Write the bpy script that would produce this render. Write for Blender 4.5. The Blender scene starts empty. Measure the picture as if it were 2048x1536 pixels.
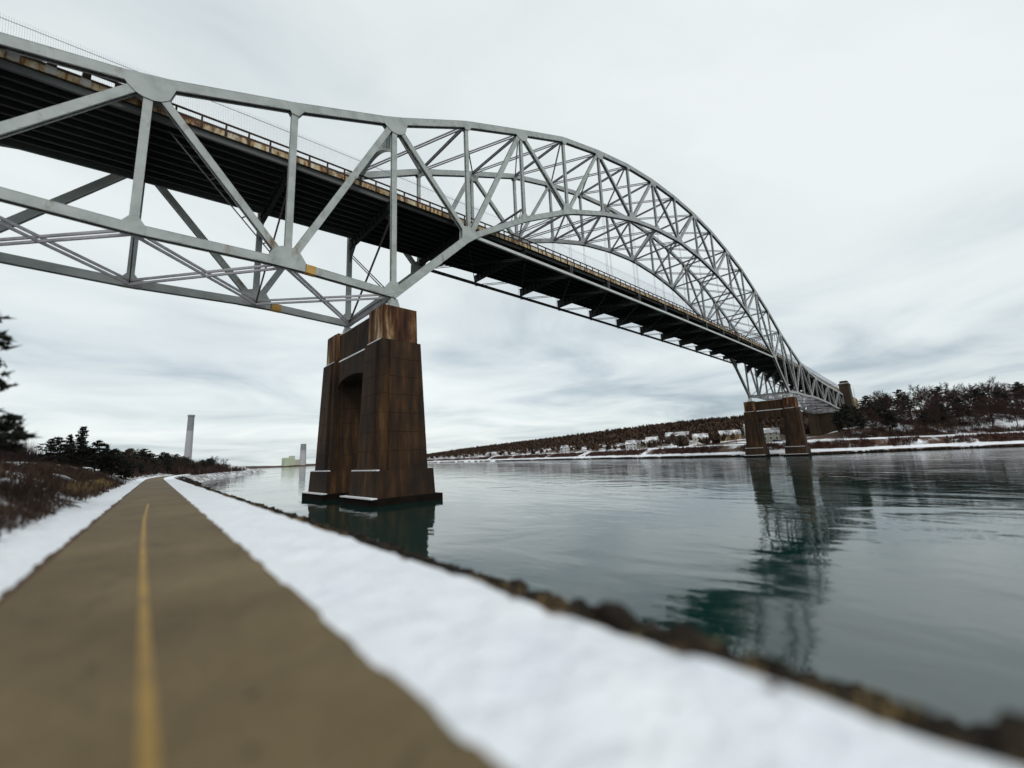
import bpy, math, random
import numpy as np
from mathutils import Vector, Matrix
random.seed(7)
sc = bpy.context.scene
C = sc.collection
# ------------------------------------------------------------------ camera
R_ = (0.7352140674, -0.6764942907, -0.0426116145)
U_ = (-0.0841693650, -0.1534915212, 0.9845587189)
F_ = (0.6725888738, 0.7202748278, 0.1697892205)
CAM = Vector((-25.8837, -51.0385, 4.9184))
cd = bpy.data.cameras.new('camera')
cam = bpy.data.objects.new('camera', cd)
C.objects.link(cam)
cam.matrix_world = Matrix(((R_[0], U_[0], -F_[0], CAM.x), (R_[1], U_[1], -F_[1], CAM.y), (R_[2], U_[2], -F_[2], CAM.z), (0, 0, 0, 1)))
cd.sensor_width = 36.0
cd.lens = 838.826 / 2048 * 36
cd.clip_start = 0.1
cd.clip_end = 12000
cd.dof.use_dof = True
cd.dof.focus_distance = 85
cd.dof.aperture_fstop = 0.10
sc.camera = cam
sc.render.resolution_x, sc.render.resolution_y = 1024, 768
# ------------------------------------------------------------------ sky, sun, exposure
SUN_EL, SUN_AZ = math.radians(40), math.radians(205)        # azimuth clockwise from +Y
W = bpy.data.worlds.new('World')
sc.world = W
W.use_nodes = True
nt = W.node_tree
nt.nodes.clear()


def N(t, typ, **kw):
    n = t.nodes.new(typ)
    for k, v in kw.items():
        setattr(n, k, v)
    return n


def L(t, a, b):
    t.links.new(a, b)


def math_(t, op, a, b=None, c=None, clamp=False):
    n = N(t, 'ShaderNodeMath', operation=op, use_clamp=clamp)
    for i, v in enumerate((a, b, c)):
        if v is None:
            continue
        if isinstance(v, (int, float)):
            n.inputs[i].default_value = v
        else:
            L(t, v, n.inputs[i])
    return n.outputs[0]


def ramp_(t, fac, stops, interp='LINEAR'):
    n = N(t, 'ShaderNodeValToRGB')
    n.color_ramp.interpolation = interp
    els = n.color_ramp.elements
    while len(els) < len(stops):
        els.new(0.5)
    for e, (p, c) in zip(els, stops):
        e.position = p
        e.color = (*c, 1) if len(c) == 3 else c
    L(t, fac, n.inputs[0])
    return n.outputs[0]


def mix_(t, fac, a, b, mode='MIX'):
    n = N(t, 'ShaderNodeMix', data_type='RGBA', blend_type=mode)
    for s, v in ((n.inputs[0], fac), (n.inputs[6], a), (n.inputs[7], b)):
        if isinstance(v, (int, float)):
            s.default_value = v
        elif isinstance(v, tuple):
            s.default_value = (*v, 1) if len(v) == 3 else v
        else:
            L(t, v, s)
    return n.outputs[2]


def noise_(t, vec, scale, detail=4, rough=0.55, dist=0.0):
    n = N(t, 'ShaderNodeTexNoise')
    n.inputs['Scale'].default_value = scale
    n.inputs['Detail'].default_value = detail
    n.inputs['Roughness'].default_value = rough
    n.inputs['Distortion'].default_value = dist
    L(t, vec, n.inputs['Vector'])
    return n.outputs[0]


def combine_(t, x, y, z):
    n = N(t, 'ShaderNodeCombineXYZ')
    for i, v in enumerate((x, y, z)):
        if isinstance(v, (int, float)):
            n.inputs[i].default_value = v
        else:
            L(t, v, n.inputs[i])
    return n.outputs[0]


bg = N(nt, 'ShaderNodeBackground')
out = N(nt, 'ShaderNodeOutputWorld')
sky = N(nt, 'ShaderNodeTexSky', sky_type='NISHITA')
sky.sun_disc = False
sky.sun_elevation = SUN_EL
sky.sun_rotation = SUN_AZ
tc = N(nt, 'ShaderNodeTexCoord')
sp = N(nt, 'ShaderNodeSeparateXYZ')
L(nt, tc.outputs['Generated'], sp.inputs[0])
zz = math_(nt, 'ADD', math_(nt, 'MAXIMUM', sp.outputs[2], 0.0), 0.10)
uv = combine_(nt, math_(nt, 'DIVIDE', sp.outputs[0], zz), math_(nt, 'DIVIDE', sp.outputs[1], zz), 3.7)
n1 = noise_(nt, uv, 0.75, 7, 0.52, 0.6)
n2 = noise_(nt, uv, 0.27, 4, 0.5, 0.3)
nsum = math_(nt, 'ADD', math_(nt, 'MULTIPLY', n1, 0.5), math_(nt, 'MULTIPLY', n2, 0.5))
# lower banks of cloud are greyer: to the north (along the canal) and to the east
low = math_(nt, 'SUBTRACT', 1.0, math_(nt, 'MULTIPLY', sp.outputs[2], 2.4), clamp=True)
nb = math_(nt, 'MULTIPLY', low, math_(nt, 'ADD', math_(nt, 'ABSOLUTE', math_(nt, 'SUBTRACT', sp.outputs[1], sp.outputs[0])), -0.1), clamp=True)
nsum = math_(nt, 'ADD', math_(nt, 'MULTIPLY', nsum, 1.45), -0.205)
cfac = math_(nt, 'SUBTRACT', nsum, math_(nt, 'MULTIPLY', nb, 0.12))
ccol = ramp_(nt, cfac, [(0.22, (3.3, 4.0, 4.6)), (0.33, (5.0, 5.8, 6.3)), (0.44, (7.3, 8.0, 8.2)), (0.54, (8.6, 9.2, 9.2)), (0.64, (9.4, 9.9, 9.8))])
skymix = mix_(nt, 0.88, sky.outputs[0], ccol)
L(nt, skymix, bg.inputs[0])
bg.inputs[1].default_value = 0.1
L(nt, bg.outputs[0], out.inputs[0])
sl = bpy.data.lights.new('sun', 'SUN')
sl.energy = 1.1
sl.angle = math.radians(14)
sl.color = (1.0, 0.97, 0.93)
so = bpy.data.objects.new('sun', sl)
C.objects.link(so)
sd = Vector((math.sin(SUN_AZ) * math.cos(SUN_EL), math.cos(SUN_AZ) * math.cos(SUN_EL), math.sin(SUN_EL)))
so.rotation_euler = sd.to_track_quat('Z', 'Y').to_euler()
so.location = (-60, -120, 120)
sc.render.engine = 'CYCLES'
vs = sc.view_settings
vs.view_transform = 'Standard'
vs.look = 'None'
vs.exposure = 0.0
vs.gamma = 1.0
vs.use_curve_mapping = False

# ------------------------------------------------------------------ materials


def mat(name, stops, scale=1.0, stretch=(1, 1, 1), rough=0.7, bump=0.0, bscale=None, detail=5, second=None, metallic=0.0, spec=0.4, coord='pos'):
    """noise -> ramp base colour; stretch scales the coordinates, second = (stops, scale, stretch, lo, hi) a masked layer"""
    m = bpy.data.materials.new(name)
    m.use_nodes = True
    t = m.node_tree
    b = t.nodes['Principled BSDF']
    if coord == 'pos':
        vec = N(t, 'ShaderNodeNewGeometry').outputs['Position']
    else:
        vec = N(t, 'ShaderNodeTexCoord').outputs['Object']

    def sc_(s):
        if s == (1, 1, 1):
            return vec
        v = N(t, 'ShaderNodeVectorMath', operation='MULTIPLY')
        L(t, vec, v.inputs[0])
        v.inputs[1].default_value = s
        return v.outputs[0]
    f = noise_(t, sc_(stretch), scale, detail, 0.6)
    col = ramp_(t, f, stops)
    if second:
        c2, s2, st2, lo, hi = second
        f2 = noise_(t, sc_(st2), s2, 4, 0.6)
        msk = ramp_(t, f2, [(lo, (0, 0, 0)), (hi, (1, 1, 1))])
        col = mix_(t, msk, col, c2)
    L(t, col, b.inputs['Base Color'])
    b.inputs['Roughness'].default_value = rough
    b.inputs['Metallic'].default_value = metallic
    b.inputs['Specular IOR Level'].default_value = spec
    if bump:
        fb = noise_(t, sc_(stretch), bscale or scale * 4, 5, 0.6)
        bn = N(t, 'ShaderNodeBump')
        bn.inputs['Strength'].default_value = 1.0
        bn.inputs['Distance'].default_value = bump
        L(t, fb, bn.inputs['Height'])
        L(t, bn.outputs[0], b.inputs['Normal'])
    return m


M = {}
M['steel'] = mat('grey_bridge_paint', [(0.3, (0.29, 0.315, 0.295)), (0.5, (0.39, 0.42, 0.40)), (0.7, (0.46, 0.485, 0.47))], 0.5, rough=0.55,
                 second=((0.17, 0.10, 0.05), 0.7, (1, 1, 0.35), 0.60, 0.76))
M['steel_arch'] = mat('grey_arch_paint', [(0.3, (0.28, 0.29, 0.285)), (0.7, (0.42, 0.435, 0.425))], 0.3, rough=0.55,
                      second=((0.10, 0.06, 0.045), 0.35, (1, 1, 1), 0.62, 0.8))
M['lacing'] = mat('dark_lacing_steel', [(0.3, (0.035, 0.025, 0.022)), (0.7, (0.10, 0.08, 0.075))], 1.2, rough=0.7)  # very dark brown for lacing, bottom strips, sway braces and far tie
M['brace'] = mat('grimy_brace_steel', [(0.3, (0.20, 0.19, 0.195)), (0.7, (0.33, 0.32, 0.33))], 0.7, rough=0.65)
M['brace2'] = mat('pale_brace_steel', [(0.3, (0.36, 0.35, 0.37)), (0.7, (0.5, 0.49, 0.51))], 0.7, rough=0.6)
M['under'] = mat('shade_dark_underside_steel', [(0.3, (0.006, 0.007, 0.007)), (0.7, (0.016, 0.018, 0.017))], 0.4, rough=0.8)  # dirty steel taken to near black: shade under the deck is in the colour
M['stringer'] = mat('grey_stringer_steel', [(0.3, (0.07, 0.075, 0.072)), (0.7, (0.13, 0.135, 0.13))], 0.4, (1, 1, 3), rough=0.7)
M['fascia'] = mat('rust_streaked_fascia', [(0.30, (0.06, 0.022, 0.009)), (0.42, (0.24, 0.11, 0.035)), (0.50, (0.46, 0.35, 0.19)), (0.64, (0.60, 0.55, 0.43))],
                  1.3, (1.5, 1.5, 0.35), rough=0.8, bump=0.01, second=((0.10, 0.035, 0.012), 0.5, (1, 1, 0.6), 0.52, 0.66))
M['rail'] = mat('rusty_rail_steel', [(0.3, (0.022, 0.012, 0.009)), (0.6, (0.06, 0.032, 0.022)), (0.75, (0.14, 0.08, 0.05))], 1.0, rough=0.8)
M['fence'] = mat('galvanised_picket', [(0.3, (0.22, 0.22, 0.27)), (0.7, (0.32, 0.32, 0.38))], 1, rough=0.4)
M['ochre'] = mat('ochre_primer_patch', [(0.3, (0.45, 0.25, 0.06)), (0.7, (0.6, 0.36, 0.10))], 1.5, rough=0.7)
M['whitepatch'] = mat('pale_patch_plate', [(0.3, (0.34, 0.33, 0.30)), (0.7, (0.5, 0.48, 0.45))], 1.5, rough=0.7)
M['innerstringer'] = mat('shaded_stringer_steel', [(0.3, (0.020, 0.021, 0.020)), (0.7, (0.045, 0.046, 0.044))], 0.4, (1, 1, 3), rough=0.75)  # same paint as the outer stringers, with deck shade put into the colour
M['tie'] = mat('pale_tie_paint', [(0.3, (0.48, 0.50, 0.48)), (0.7, (0.6, 0.62, 0.6))], 0.4, rough=0.5)
M['deck'] = mat('deck_asphalt', [(0.3, (0.04, 0.04, 0.04)), (0.7, (0.07, 0.07, 0.07))], 2, rough=0.9)
M['pier'] = mat('stained_brown_concrete', [(0.28, (0.009, 0.004, 0.0012)), (0.45, (0.030, 0.013, 0.0038)), (0.58, (0.060, 0.027, 0.0075)), (0.72, (0.11, 0.055, 0.018))],
                1.1, (1, 1, 0.13), rough=0.9, bump=0.03, bscale=2.0, second=((0.014, 0.007, 0.0035), 0.2, (1, 1, 0.5), 0.42, 0.64))
M['pierwet'] = mat('wet_tide_stained_concrete', [(0.3, (0.004, 0.003, 0.002)), (0.7, (0.014, 0.009, 0.006))], 0.8, rough=0.9, spec=0.1, bump=0.04)
M['piercap'] = mat('rust_streaked_pale_concrete', [(0.36, (0.014, 0.005, 0.002)), (0.48, (0.07, 0.025, 0.008)), (0.57, (0.18, 0.095, 0.038)), (0.66, (0.46, 0.38, 0.26))],
                   0.7, (1, 1, 0.18), rough=0.9, bump=0.02, bscale=3)
M['abut'] = mat('brown_abutment_concrete', [(0.3, (0.022, 0.014, 0.008)), (0.7, (0.065, 0.042, 0.023))], 0.4, (1, 1, 0.25), rough=0.9, bump=0.03, bscale=2)
M['abutpale'] = mat('tan_wing_wall_concrete', [(0.3, (0.22, 0.16, 0.08)), (0.7, (0.4, 0.31, 0.18))], 0.4, (1, 1, 0.3), rough=0.9)
M['snow'] = mat('old_trodden_snow', [(0.3, (0.80, 0.83, 0.88)), (0.7, (0.90, 0.915, 0.94))], 0.9, rough=0.7, bump=0.22, bscale=2.6, detail=6)
M['roofsnow'] = mat('thin_roof_snow', [(0.34, (0.10, 0.085, 0.075)), (0.48, (0.38, 0.37, 0.37)), (0.62, (0.72, 0.73, 0.75))], 0.22, rough=0.8)
M['ledgesnow'] = mat('ledge_snow', [(0.3, (0.75, 0.76, 0.78)), (0.7, (0.88, 0.89, 0.9))], 2, rough=0.7)
M['rock'] = mat('dark_riprap_granite', [(0.3, (0.006, 0.005, 0.004)), (0.55, (0.018, 0.013, 0.009)), (0.75, (0.065, 0.045, 0.025))], 1.6, rough=0.95, spec=0.15, bump=0.05, bscale=5)
M['dirt'] = mat('brown_leaf_litter', [(0.3, (0.035, 0.018, 0.009)), (0.6, (0.09, 0.045, 0.02)), (0.75, (0.19, 0.10, 0.04))], 2.5, rough=0.95, bump=0.03, bscale=12)
M['bark'] = mat('winter_bark', [(0.3, (0.018, 0.010, 0.007)), (0.7, (0.05, 0.030, 0.022))], 1.5, rough=0.9)
M['twig'] = mat('bare_winter_twigs', [(0.3, (0.022, 0.011, 0.008)), (0.7, (0.065, 0.034, 0.026))], 0.3, rough=0.9)
M['needle'] = mat('dark_pine_needles', [(0.3, (0.008, 0.010, 0.006)), (0.7, (0.028, 0.030, 0.017))], 0.6, rough=0.85)
M['brush'] = mat('red_brown_brush', [(0.3, (0.035, 0.014, 0.010)), (0.55, (0.085, 0.036, 0.026)), (0.75, (0.16, 0.085, 0.06))], 0.35, rough=0.95)
M['brush2'] = mat('dark_brown_brush', [(0.3, (0.016, 0.009, 0.006)), (0.55, (0.042, 0.022, 0.013)), (0.75, (0.085, 0.048, 0.026))], 0.35, rough=0.95)
M['grass'] = mat('dry_straw_grass', [(0.3, (0.16, 0.10, 0.035)), (0.7, (0.38, 0.27, 0.11))], 3, rough=0.9)
M['hillwood'] = mat('leafless_hill_wood', [(0.3, (0.030, 0.017, 0.011)), (0.7, (0.085, 0.048, 0.028))], 0.03, rough=0.95)
M['stack'] = mat('hazed_stack_concrete', [(0.3, (0.36, 0.35, 0.36)), (0.7, (0.46, 0.45, 0.46))], 0.02, rough=0.9)  # concrete paled for distance: haze is put into the colour
M['stackdark'] = mat('hazed_stack_top', [(0.3, (0.20, 0.215, 0.22)), (0.7, (0.28, 0.29, 0.30))], 0.02, rough=0.9)  # dark top lightened the same way, haze painted in
M['plant'] = mat('pale_green_cladding', [(0.3, (0.42, 0.47, 0.33)), (0.7, (0.52, 0.55, 0.42))], 0.02, rough=0.8)
M['hwhite'] = mat('white_clapboard', [(0.3, (0.42, 0.42, 0.41)), (0.7, (0.54, 0.54, 0.53))], 0.5, rough=0.8)
M['htan'] = mat('ochre_shingle_wall', [(0.3, (0.26, 0.16, 0.06)), (0.7, (0.36, 0.24, 0.10))], 0.5, rough=0.8)
M['hcream'] = mat('cream_clapboard', [(0.3, (0.38, 0.36, 0.29)), (0.7, (0.5, 0.47, 0.39))], 0.5, rough=0.8)
M['hgrey'] = mat('weathered_grey_shingle', [(0.3, (0.16, 0.14, 0.12)), (0.7, (0.26, 0.23, 0.20))], 0.5, rough=0.8)
M['hglass'] = mat('dark_window_glass', [(0.3, (0.02, 0.025, 0.03)), (0.7, (0.04, 0.045, 0.05))], 1, rough=0.1)
M['trim'] = mat('white_trim', [(0.3, (0.7, 0.7, 0.68)), (0.7, (0.78, 0.78, 0.76))], 1, rough=0.6)
M['carpaint'] = mat('dark_blue_car_paint', [(0.3, (0.02, 0.025, 0.04)), (0.7, (0.03, 0.036, 0.055))], 1, rough=0.25)
M['rubber'] = mat('black_rubber', [(0.3, (0.012, 0.012, 0.012)), (0.7, (0.02, 0.02, 0.02))], 4, rough=0.8)
M['truckgrey'] = mat('grey_truck_box', [(0.3, (0.30, 0.29, 0.30)), (0.7, (0.38, 0.37, 0.38))], 0.8, rough=0.5)
M['lampsteel'] = mat('grey_lamp_steel', [(0.3, (0.16, 0.17, 0.17)), (0.7, (0.22, 0.23, 0.23))], 1, rough=0.5)
M['leaf'] = mat('wet_dead_leaf', [(0.3, (0.012, 0.008, 0.007)), (0.7, (0.03, 0.018, 0.013))], 20, rough=0.5)


def special_mats():
    # asphalt path: warm worn brown with aggregate, damp darker patches
    m = bpy.data.materials.new('worn_brown_asphalt'); m.use_nodes = True
    t = m.node_tree; b = t.nodes['Principled BSDF']
    p = N(t, 'ShaderNodeNewGeometry').outputs['Position']
    big = noise_(t, p, 0.35, 5, 0.6, 0.4)
    fine = noise_(t, p, 60, 3, 0.7)
    mid = noise_(t, p, 4, 5, 0.65)
    c = ramp_(t, big, [(0.3, (0.092, 0.062, 0.026)), (0.5, (0.125, 0.088, 0.038)), (0.7, (0.16, 0.117, 0.056))])
    c = mix_(t, 0.5, c, ramp_(t, fine, [(0.3, (0.25, 0.25, 0.25)), (0.7, (0.78, 0.78, 0.78))]), 'OVERLAY')
    c = mix_(t, 0.35, c, ramp_(t, mid, [(0.3, (0.3, 0.3, 0.3)), (0.7, (0.65, 0.65, 0.65))]), 'OVERLAY')
    vo = N(t, 'ShaderNodeTexVoronoi', feature='DISTANCE_TO_EDGE'); vo.inputs['Scale'].default_value = 0.45
    wv = N(t, 'ShaderNodeVectorMath', operation='ADD'); L(t, p, wv.inputs[0])
    nz = N(t, 'ShaderNodeTexNoise'); nz.inputs['Scale'].default_value = 1.5; L(t, p, nz.inputs['Vector']); L(t, nz.outputs['Color'], wv.inputs[1])
    L(t, wv.outputs[0], vo.inputs['Vector'])
    ck = ramp_(t, vo.outputs[0], [(0.0, (0.35, 0.35, 0.35)), (0.018, (1, 1, 1))])
    c = mix_(t, 0.5, c, ck, 'MULTIPLY')
    L(t, c, b.inputs['Base Color']); b.inputs['Roughness'].default_value = 0.85
    bn = N(t, 'ShaderNodeBump'); bn.inputs['Distance'].default_value = 0.004
    L(t, fine, bn.inputs['Height']); L(t, bn.outputs[0], b.inputs['Normal'])
    M['asphalt'] = m
    # yellow line worn away in places
    m = bpy.data.materials.new('worn_yellow_road_paint'); m.use_nodes = True
    t = m.node_tree; b = t.nodes['Principled BSDF']
    p = N(t, 'ShaderNodeNewGeometry').outputs['Position']
    w = math_(t, 'ADD', math_(t, 'MULTIPLY', noise_(t, p, 30, 4, 0.7), 0.5), math_(t, 'MULTIPLY', noise_(t, p, 1.2, 3), 0.5))
    c = ramp_(t, w, [(0.32, (0.15, 0.10, 0.04)), (0.44, (0.25, 0.15, 0.035)), (0.62, (0.36, 0.215, 0.042))])
    L(t, c, b.inputs['Base Color']); b.inputs['Roughness'].default_value = 0.7
    M['yellow'] = m
    # canal water
    m = bpy.data.materials.new('canal_water'); m.use_nodes = True
    t = m.node_tree; b = t.nodes['Principled BSDF']
    p = N(t, 'ShaderNodeNewGeometry').outputs['Position']
    v = N(t, 'ShaderNodeVectorMath', operation='MULTIPLY'); L(t, p, v.inputs[0]); v.inputs[1].default_value = (1.0, 0.55, 1)
    a = noise_(t, v.outputs[0], 0.10, 3, 0.5, 1.2)
    bb = noise_(t, v.outputs[0], 0.55, 4, 0.55, 0.6)
    ccc = noise_(t, v.outputs[0], 3.0, 2, 0.5)
    patch = ramp_(t, noise_(t, v.outputs[0], 0.035, 4, 0.55, 1.5), [(0.42, (0.25, 0.25, 0.25)), (0.62, (1, 1, 1))])
    h = math_(t, 'ADD', math_(t, 'MULTIPLY', a, 0.55), math_(t, 'MULTIPLY', bb, 0.12))
    h2 = math_(t, 'ADD', h, math_(t, 'MULTIPLY', math_(t, 'MULTIPLY', ccc, 0.022), patch))
    bn = N(t, 'ShaderNodeBump'); bn.inputs['Distance'].default_value = 0.22; bn.inputs['Strength'].default_value = 1.0
    L(t, h2, bn.inputs['Height']); L(t, bn.outputs[0], b.inputs['Normal'])
    b.inputs['Base Color'].default_value = (0.004, 0.026, 0.022, 1)
    L(t, math_(t, 'MULTIPLY', ramp_(t, noise_(t, v.outputs[0], 0.022, 5, 0.6, 2.0), [(0.40, (0.12, 0.12, 0.12)), (0.62, (1, 1, 1))]), 0.105), b.inputs['Roughness'])
    b.inputs['IOR'].default_value = 1.65
    M['water'] = m
    # near bank / far bank ground: snow broken by brown litter
    for nm, lo, hi, s in (('snowy_brush_ground', 0.44, 0.58, 0.35), ('far_bank_ground', 0.49, 0.60, 0.06)):
        m = bpy.data.materials.new(nm); m.use_nodes = True
        t = m.node_tree; b = t.nodes['Principled BSDF']
        p = N(t, 'ShaderNodeNewGeometry').outputs['Position']
        f = noise_(t, p, s, 6, 0.62)
        msk = ramp_(t, f, [(lo, (0, 0, 0)), (hi, (1, 1, 1))])
        lit = ramp_(t, noise_(t, p, 2.2, 4), [(0.3, (0.035, 0.018, 0.010)), (0.7, (0.11, 0.055, 0.028))])
        L(t, mix_(t, msk, lit, (0.85, 0.87, 0.9)), b.inputs['Base Color'])
        b.inputs['Roughness'].default_value = 0.9
        bn = N(t, 'ShaderNodeBump'); bn.inputs['Distance'].default_value = 0.08
        L(t, noise_(t, p, 3, 4), bn.inputs['Height']); L(t, bn.outputs[0], b.inputs['Normal'])
        M[nm] = m


special_mats()

# ------------------------------------------------------------------ mesh helpers


class MB:
    def __init__(s):
        s.v = []; s.f = []

    def quad(s, a, b, c, d):
        n = len(s.v); s.v += [tuple(a), tuple(b), tuple(c), tuple(d)]; s.f.append((n, n + 1, n + 2, n + 3))

    def tri(s, a, b, c):
        n = len(s.v); s.v += [tuple(a), tuple(b), tuple(c)]; s.f.append((n, n + 1, n + 2))

    def hexa(s, p):                                     # 8 points, bottom ring then top ring
        n = len(s.v); s.v += [tuple(q) for q in p]
        for f in ((3, 2, 1, 0), (4, 5, 6, 7), (0, 1, 5, 4), (1, 2, 6, 5), (2, 3, 7, 6), (3, 0, 4, 7)):
            s.f.append(tuple(n + i for i in f))

    def box(s, x0, x1, y0, y1, z0, z1):
        s.hexa([(x0, y0, z0), (x1, y0, z0), (x1, y1, z0), (x0, y1, z0), (x0, y0, z1), (x1, y0, z1), (x1, y1, z1), (x0, y1, z1)])

    def frustum(s, cx, cy, hx0, hy0, z0, hx1, hy1, z1):
        s.hexa([(cx - hx0, cy - hy0, z0), (cx + hx0, cy - hy0, z0), (cx + hx0, cy + hy0, z0), (cx - hx0, cy + hy0, z0),
                (cx - hx1, cy - hy1, z1), (cx + hx1, cy - hy1, z1), (cx + hx1, cy + hy1, z1), (cx - hx1, cy + hy1, z1)])

    def beam(s, p, q, side, a0, a1, b0, b1):
        """box from p to q; side = unit vector, third axis = axis x side; offsets a along side, b along third"""
        p = Vector(p); q = Vector(q); ax = (q - p).normalized(); sd_ = Vector(side); sd_ = (sd_ - ax * sd_.dot(ax)).normalized()
        th = ax.cross(sd_)
        o = [sd_ * a0 + th * b0, sd_ * a1 + th * b0, sd_ * a1 + th * b1, sd_ * a0 + th * b1]
        s.hexa([p + k for k in o] + [q + k for k in o])

    def prism(s, poly, ax, d):                          # polygon of Vectors extruded by vector d
        n = len(s.v); k = len(poly); d = Vector(d)
        s.v += [tuple(q) for q in poly] + [tuple(Vector(q) + d) for q in poly]
        s.f.append(tuple(range(n + k - 1, n - 1, -1))); s.f.append(tuple(range(n + k, n + 2 * k)))
        for i in range(k):
            j = (i + 1) % k
            s.f.append((n + i, n + j, n + k + j, n + k + i))

    def tube(s, p, q, r0, r1, seg=6, cap=True):
        p = Vector(p); q = Vector(q); ax = (q - p).normalized()
        u = ax.cross(Vector((0, 0, 1)) if abs(ax.z) < 0.9 else Vector((1, 0, 0))).normalized(); w = ax.cross(u)
        n = len(s.v)
        for c, r in ((p, r0), (q, r1)):
            for i in range(seg):
                a = 2 * math.pi * i / seg
                s.v.append(tuple(c + u * (r * math.cos(a)) + w * (r * math.sin(a))))
        for i in range(seg):
            j = (i + 1) % seg
            s.f.append((n + i, n + j, n + seg + j, n + seg + i))
        if cap:
            s.f.append(tuple(range(n + seg - 1, n - 1, -1))); s.f.append(tuple(range(n + seg, n + 2 * seg)))

    def mesh(s, name, m, org=(0, 0, 0), smooth=False):
        me = bpy.data.meshes.new(name)
        v = np.array(s.v, dtype=np.float64) - np.array(org)
        me.from_pydata(v.tolist(), [], s.f)
        me.materials.append(m)
        me.update()
        if smooth:
            me.polygons.foreach_set('use_smooth', [True] * len(me.polygons))
        return me

    def build(s, name, m, parent=None, smooth=False):
        org = parent_org(parent)
        return link(name, s.mesh(name, m, org, smooth), parent)


def parent_org(p):
    o = Vector((0, 0, 0))
    while p is not None:
        o = o + p.location; p = p.parent
    return o


def link(name, me, parent=None, loc=(0, 0, 0)):
    o = bpy.data.objects.new(name, me); C.objects.link(o)
    o.location = loc
    if parent is not None:
        o.parent = parent
    return o


def tag(o, label=None, cat=None, group=None, kind=None):
    if label: o['label'] = label
    if cat: o['category'] = cat
    if group: o['group'] = group
    if kind: o['kind'] = kind
    return o


def thing(name, loc, label, cat, group=None):
    o = bpy.data.objects.new(name, None); C.objects.link(o); o.location = loc
    o.empty_display_size = 0.2
    return tag(o, label, cat, group)


def copy_tree(o, parent=None):
    c = o.copy(); C.objects.link(c)
    if parent is not None:
        c.parent = parent
    for ch in list(o.children):
        copy_tree(ch, c)
    return c


def smooth_interp(x, xs, ys):
    xs = np.array(xs, float); ys = np.array(ys, float)
    m = np.gradient(ys, xs)
    i = int(np.clip(np.searchsorted(xs, x) - 1, 0, len(xs) - 2))
    h = xs[i + 1] - xs[i]; t = (x - xs[i]) / h
    t = min(max(t, -0.5), 1.5)
    return float((2 * t**3 - 3 * t**2 + 1) * ys[i] + (t**3 - 2 * t**2 + t) * h * m[i] + (-2 * t**3 + 3 * t**2) * ys[i + 1] + (t**3 - t**2) * h * m[i + 1])


# ------------------------------------------------------------------ terrain: near bank
PD = Vector((0.0484237, 0.9988269, 0)).normalized()          # path direction
PL = Vector((PD.y, -PD.x, 0))                                # to the right of it


def curve_off(t):                                            # bank bends gently right far away
    return 0.0 if t < 120 else 0.0006 * (t - 120) ** 2


def pw(t, l, z):
    l2 = l + curve_off(t)
    return Vector((CAM.x, CAM.y, 0)) + PD * t + PL * l2 + Vector((0, 0, z))


NEAR_PROF = [(-160, 17), (-60, 14), (-30, 10.6), (-20, 8.0), (-14, 6.7), (-9.5, 6.1), (-6, 4.95), (-3.2, 3.55), (-2.5, 3.27), (-1.62, 3.2), (1.6, 3.2), (3.55, 3.17), (4.2, 2.9), (6.5, 1.75), (9.7, 0.05), (12, -1.2), (16, -3.5)]


def rnd(x, y, s=1.0):
    return math.sin(x * 1.31 * s + 0.7) * math.cos(y * 1.77 * s - 0.3) + 0.5 * math.sin(x * 3.1 * s + y * 2.3 * s)


def near_z(t, l):
    z = float(np.interp(l, [p[0] for p in NEAR_PROF], [p[1] for p in NEAR_PROF]))
    if l < -2.6:
        z += 0.16 * rnd(t * 0.6, l * 0.6) * min(1, (-2.6 - l) / 2)
    return z


def grid(name, m, ts, ls, fz, kind='structure', fw=pw, smooth=True):
    b = MB()
    for t in ts:
        for l in ls:
            b.v.append(tuple(fw(t, l, fz(t, l))))
    nl = len(ls)
    for i in range(len(ts) - 1):
        for j in range(nl - 1):
            a = i * nl + j
            b.f.append((a, a + 1, a + nl + 1, a + nl))
    o = b.build(name, m, smooth=smooth)
    if kind:
        tag(o, kind=kind)
    return o


ts = list(np.arange(-40, 40, 1.0)) + list(np.arange(40, 120, 3)) + list(np.arange(120, 480, 12))
ls = [-160, -100, -60, -45, -30, -25, -20, -17, -14, -12, -10.5, -9.5, -8.5, -7.5, -6.5, -5.5, -4.6, -3.8, -3.2, -2.8, -2.5, -1.62, 0, 1.6, 3.0, 3.55, 4.2, 5.2, 6.5, 8, 9.7, 12, 16]
grid('canal_bank', M['snowy_brush_ground'], ts, ls, near_z)
tp = list(np.arange(-8, 60, 0.5)) + list(np.arange(60, 400, 4))
# dirt verge strip under snow edge, asphalt path, yellow line
grid('dirt_verge', M['dirt'], tp, [-2.0, -1.3], lambda t, l: 3.208)
path = grid('path', M['asphalt'], tp, [-1.5, -0.7, 0.0, 0.7, 1.62], lambda t, l: 3.214 + 0.012 * (1 - (l / 1.6) ** 2))


def line_c(t):
    return float(np.interp(t, [-6, 3.5, 5.7, 9.7, 14, 20.5, 26, 60], [0.27, 0.104, 0.058, -0.02, -0.09, -0.165, -0.16, -0.05]))


lb = MB()
tl = list(np.arange(-6, 31, 0.5))
for i, t in enumerate(tl):
    for s in (-0.048, 0.048):
        l = line_c(t) + s
        lb.v.append(tuple(pw(t, l, 3.2185 + 0.012 * (1 - (l / 1.6) ** 2))))
    if i:
        lb.f.append((2 * i - 2, 2 * i - 1, 2 * i + 1, 2 * i))
lb.build('yellow_line', M['yellow'], path)
# snow strips with lumpy edges (real relief)


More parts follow.
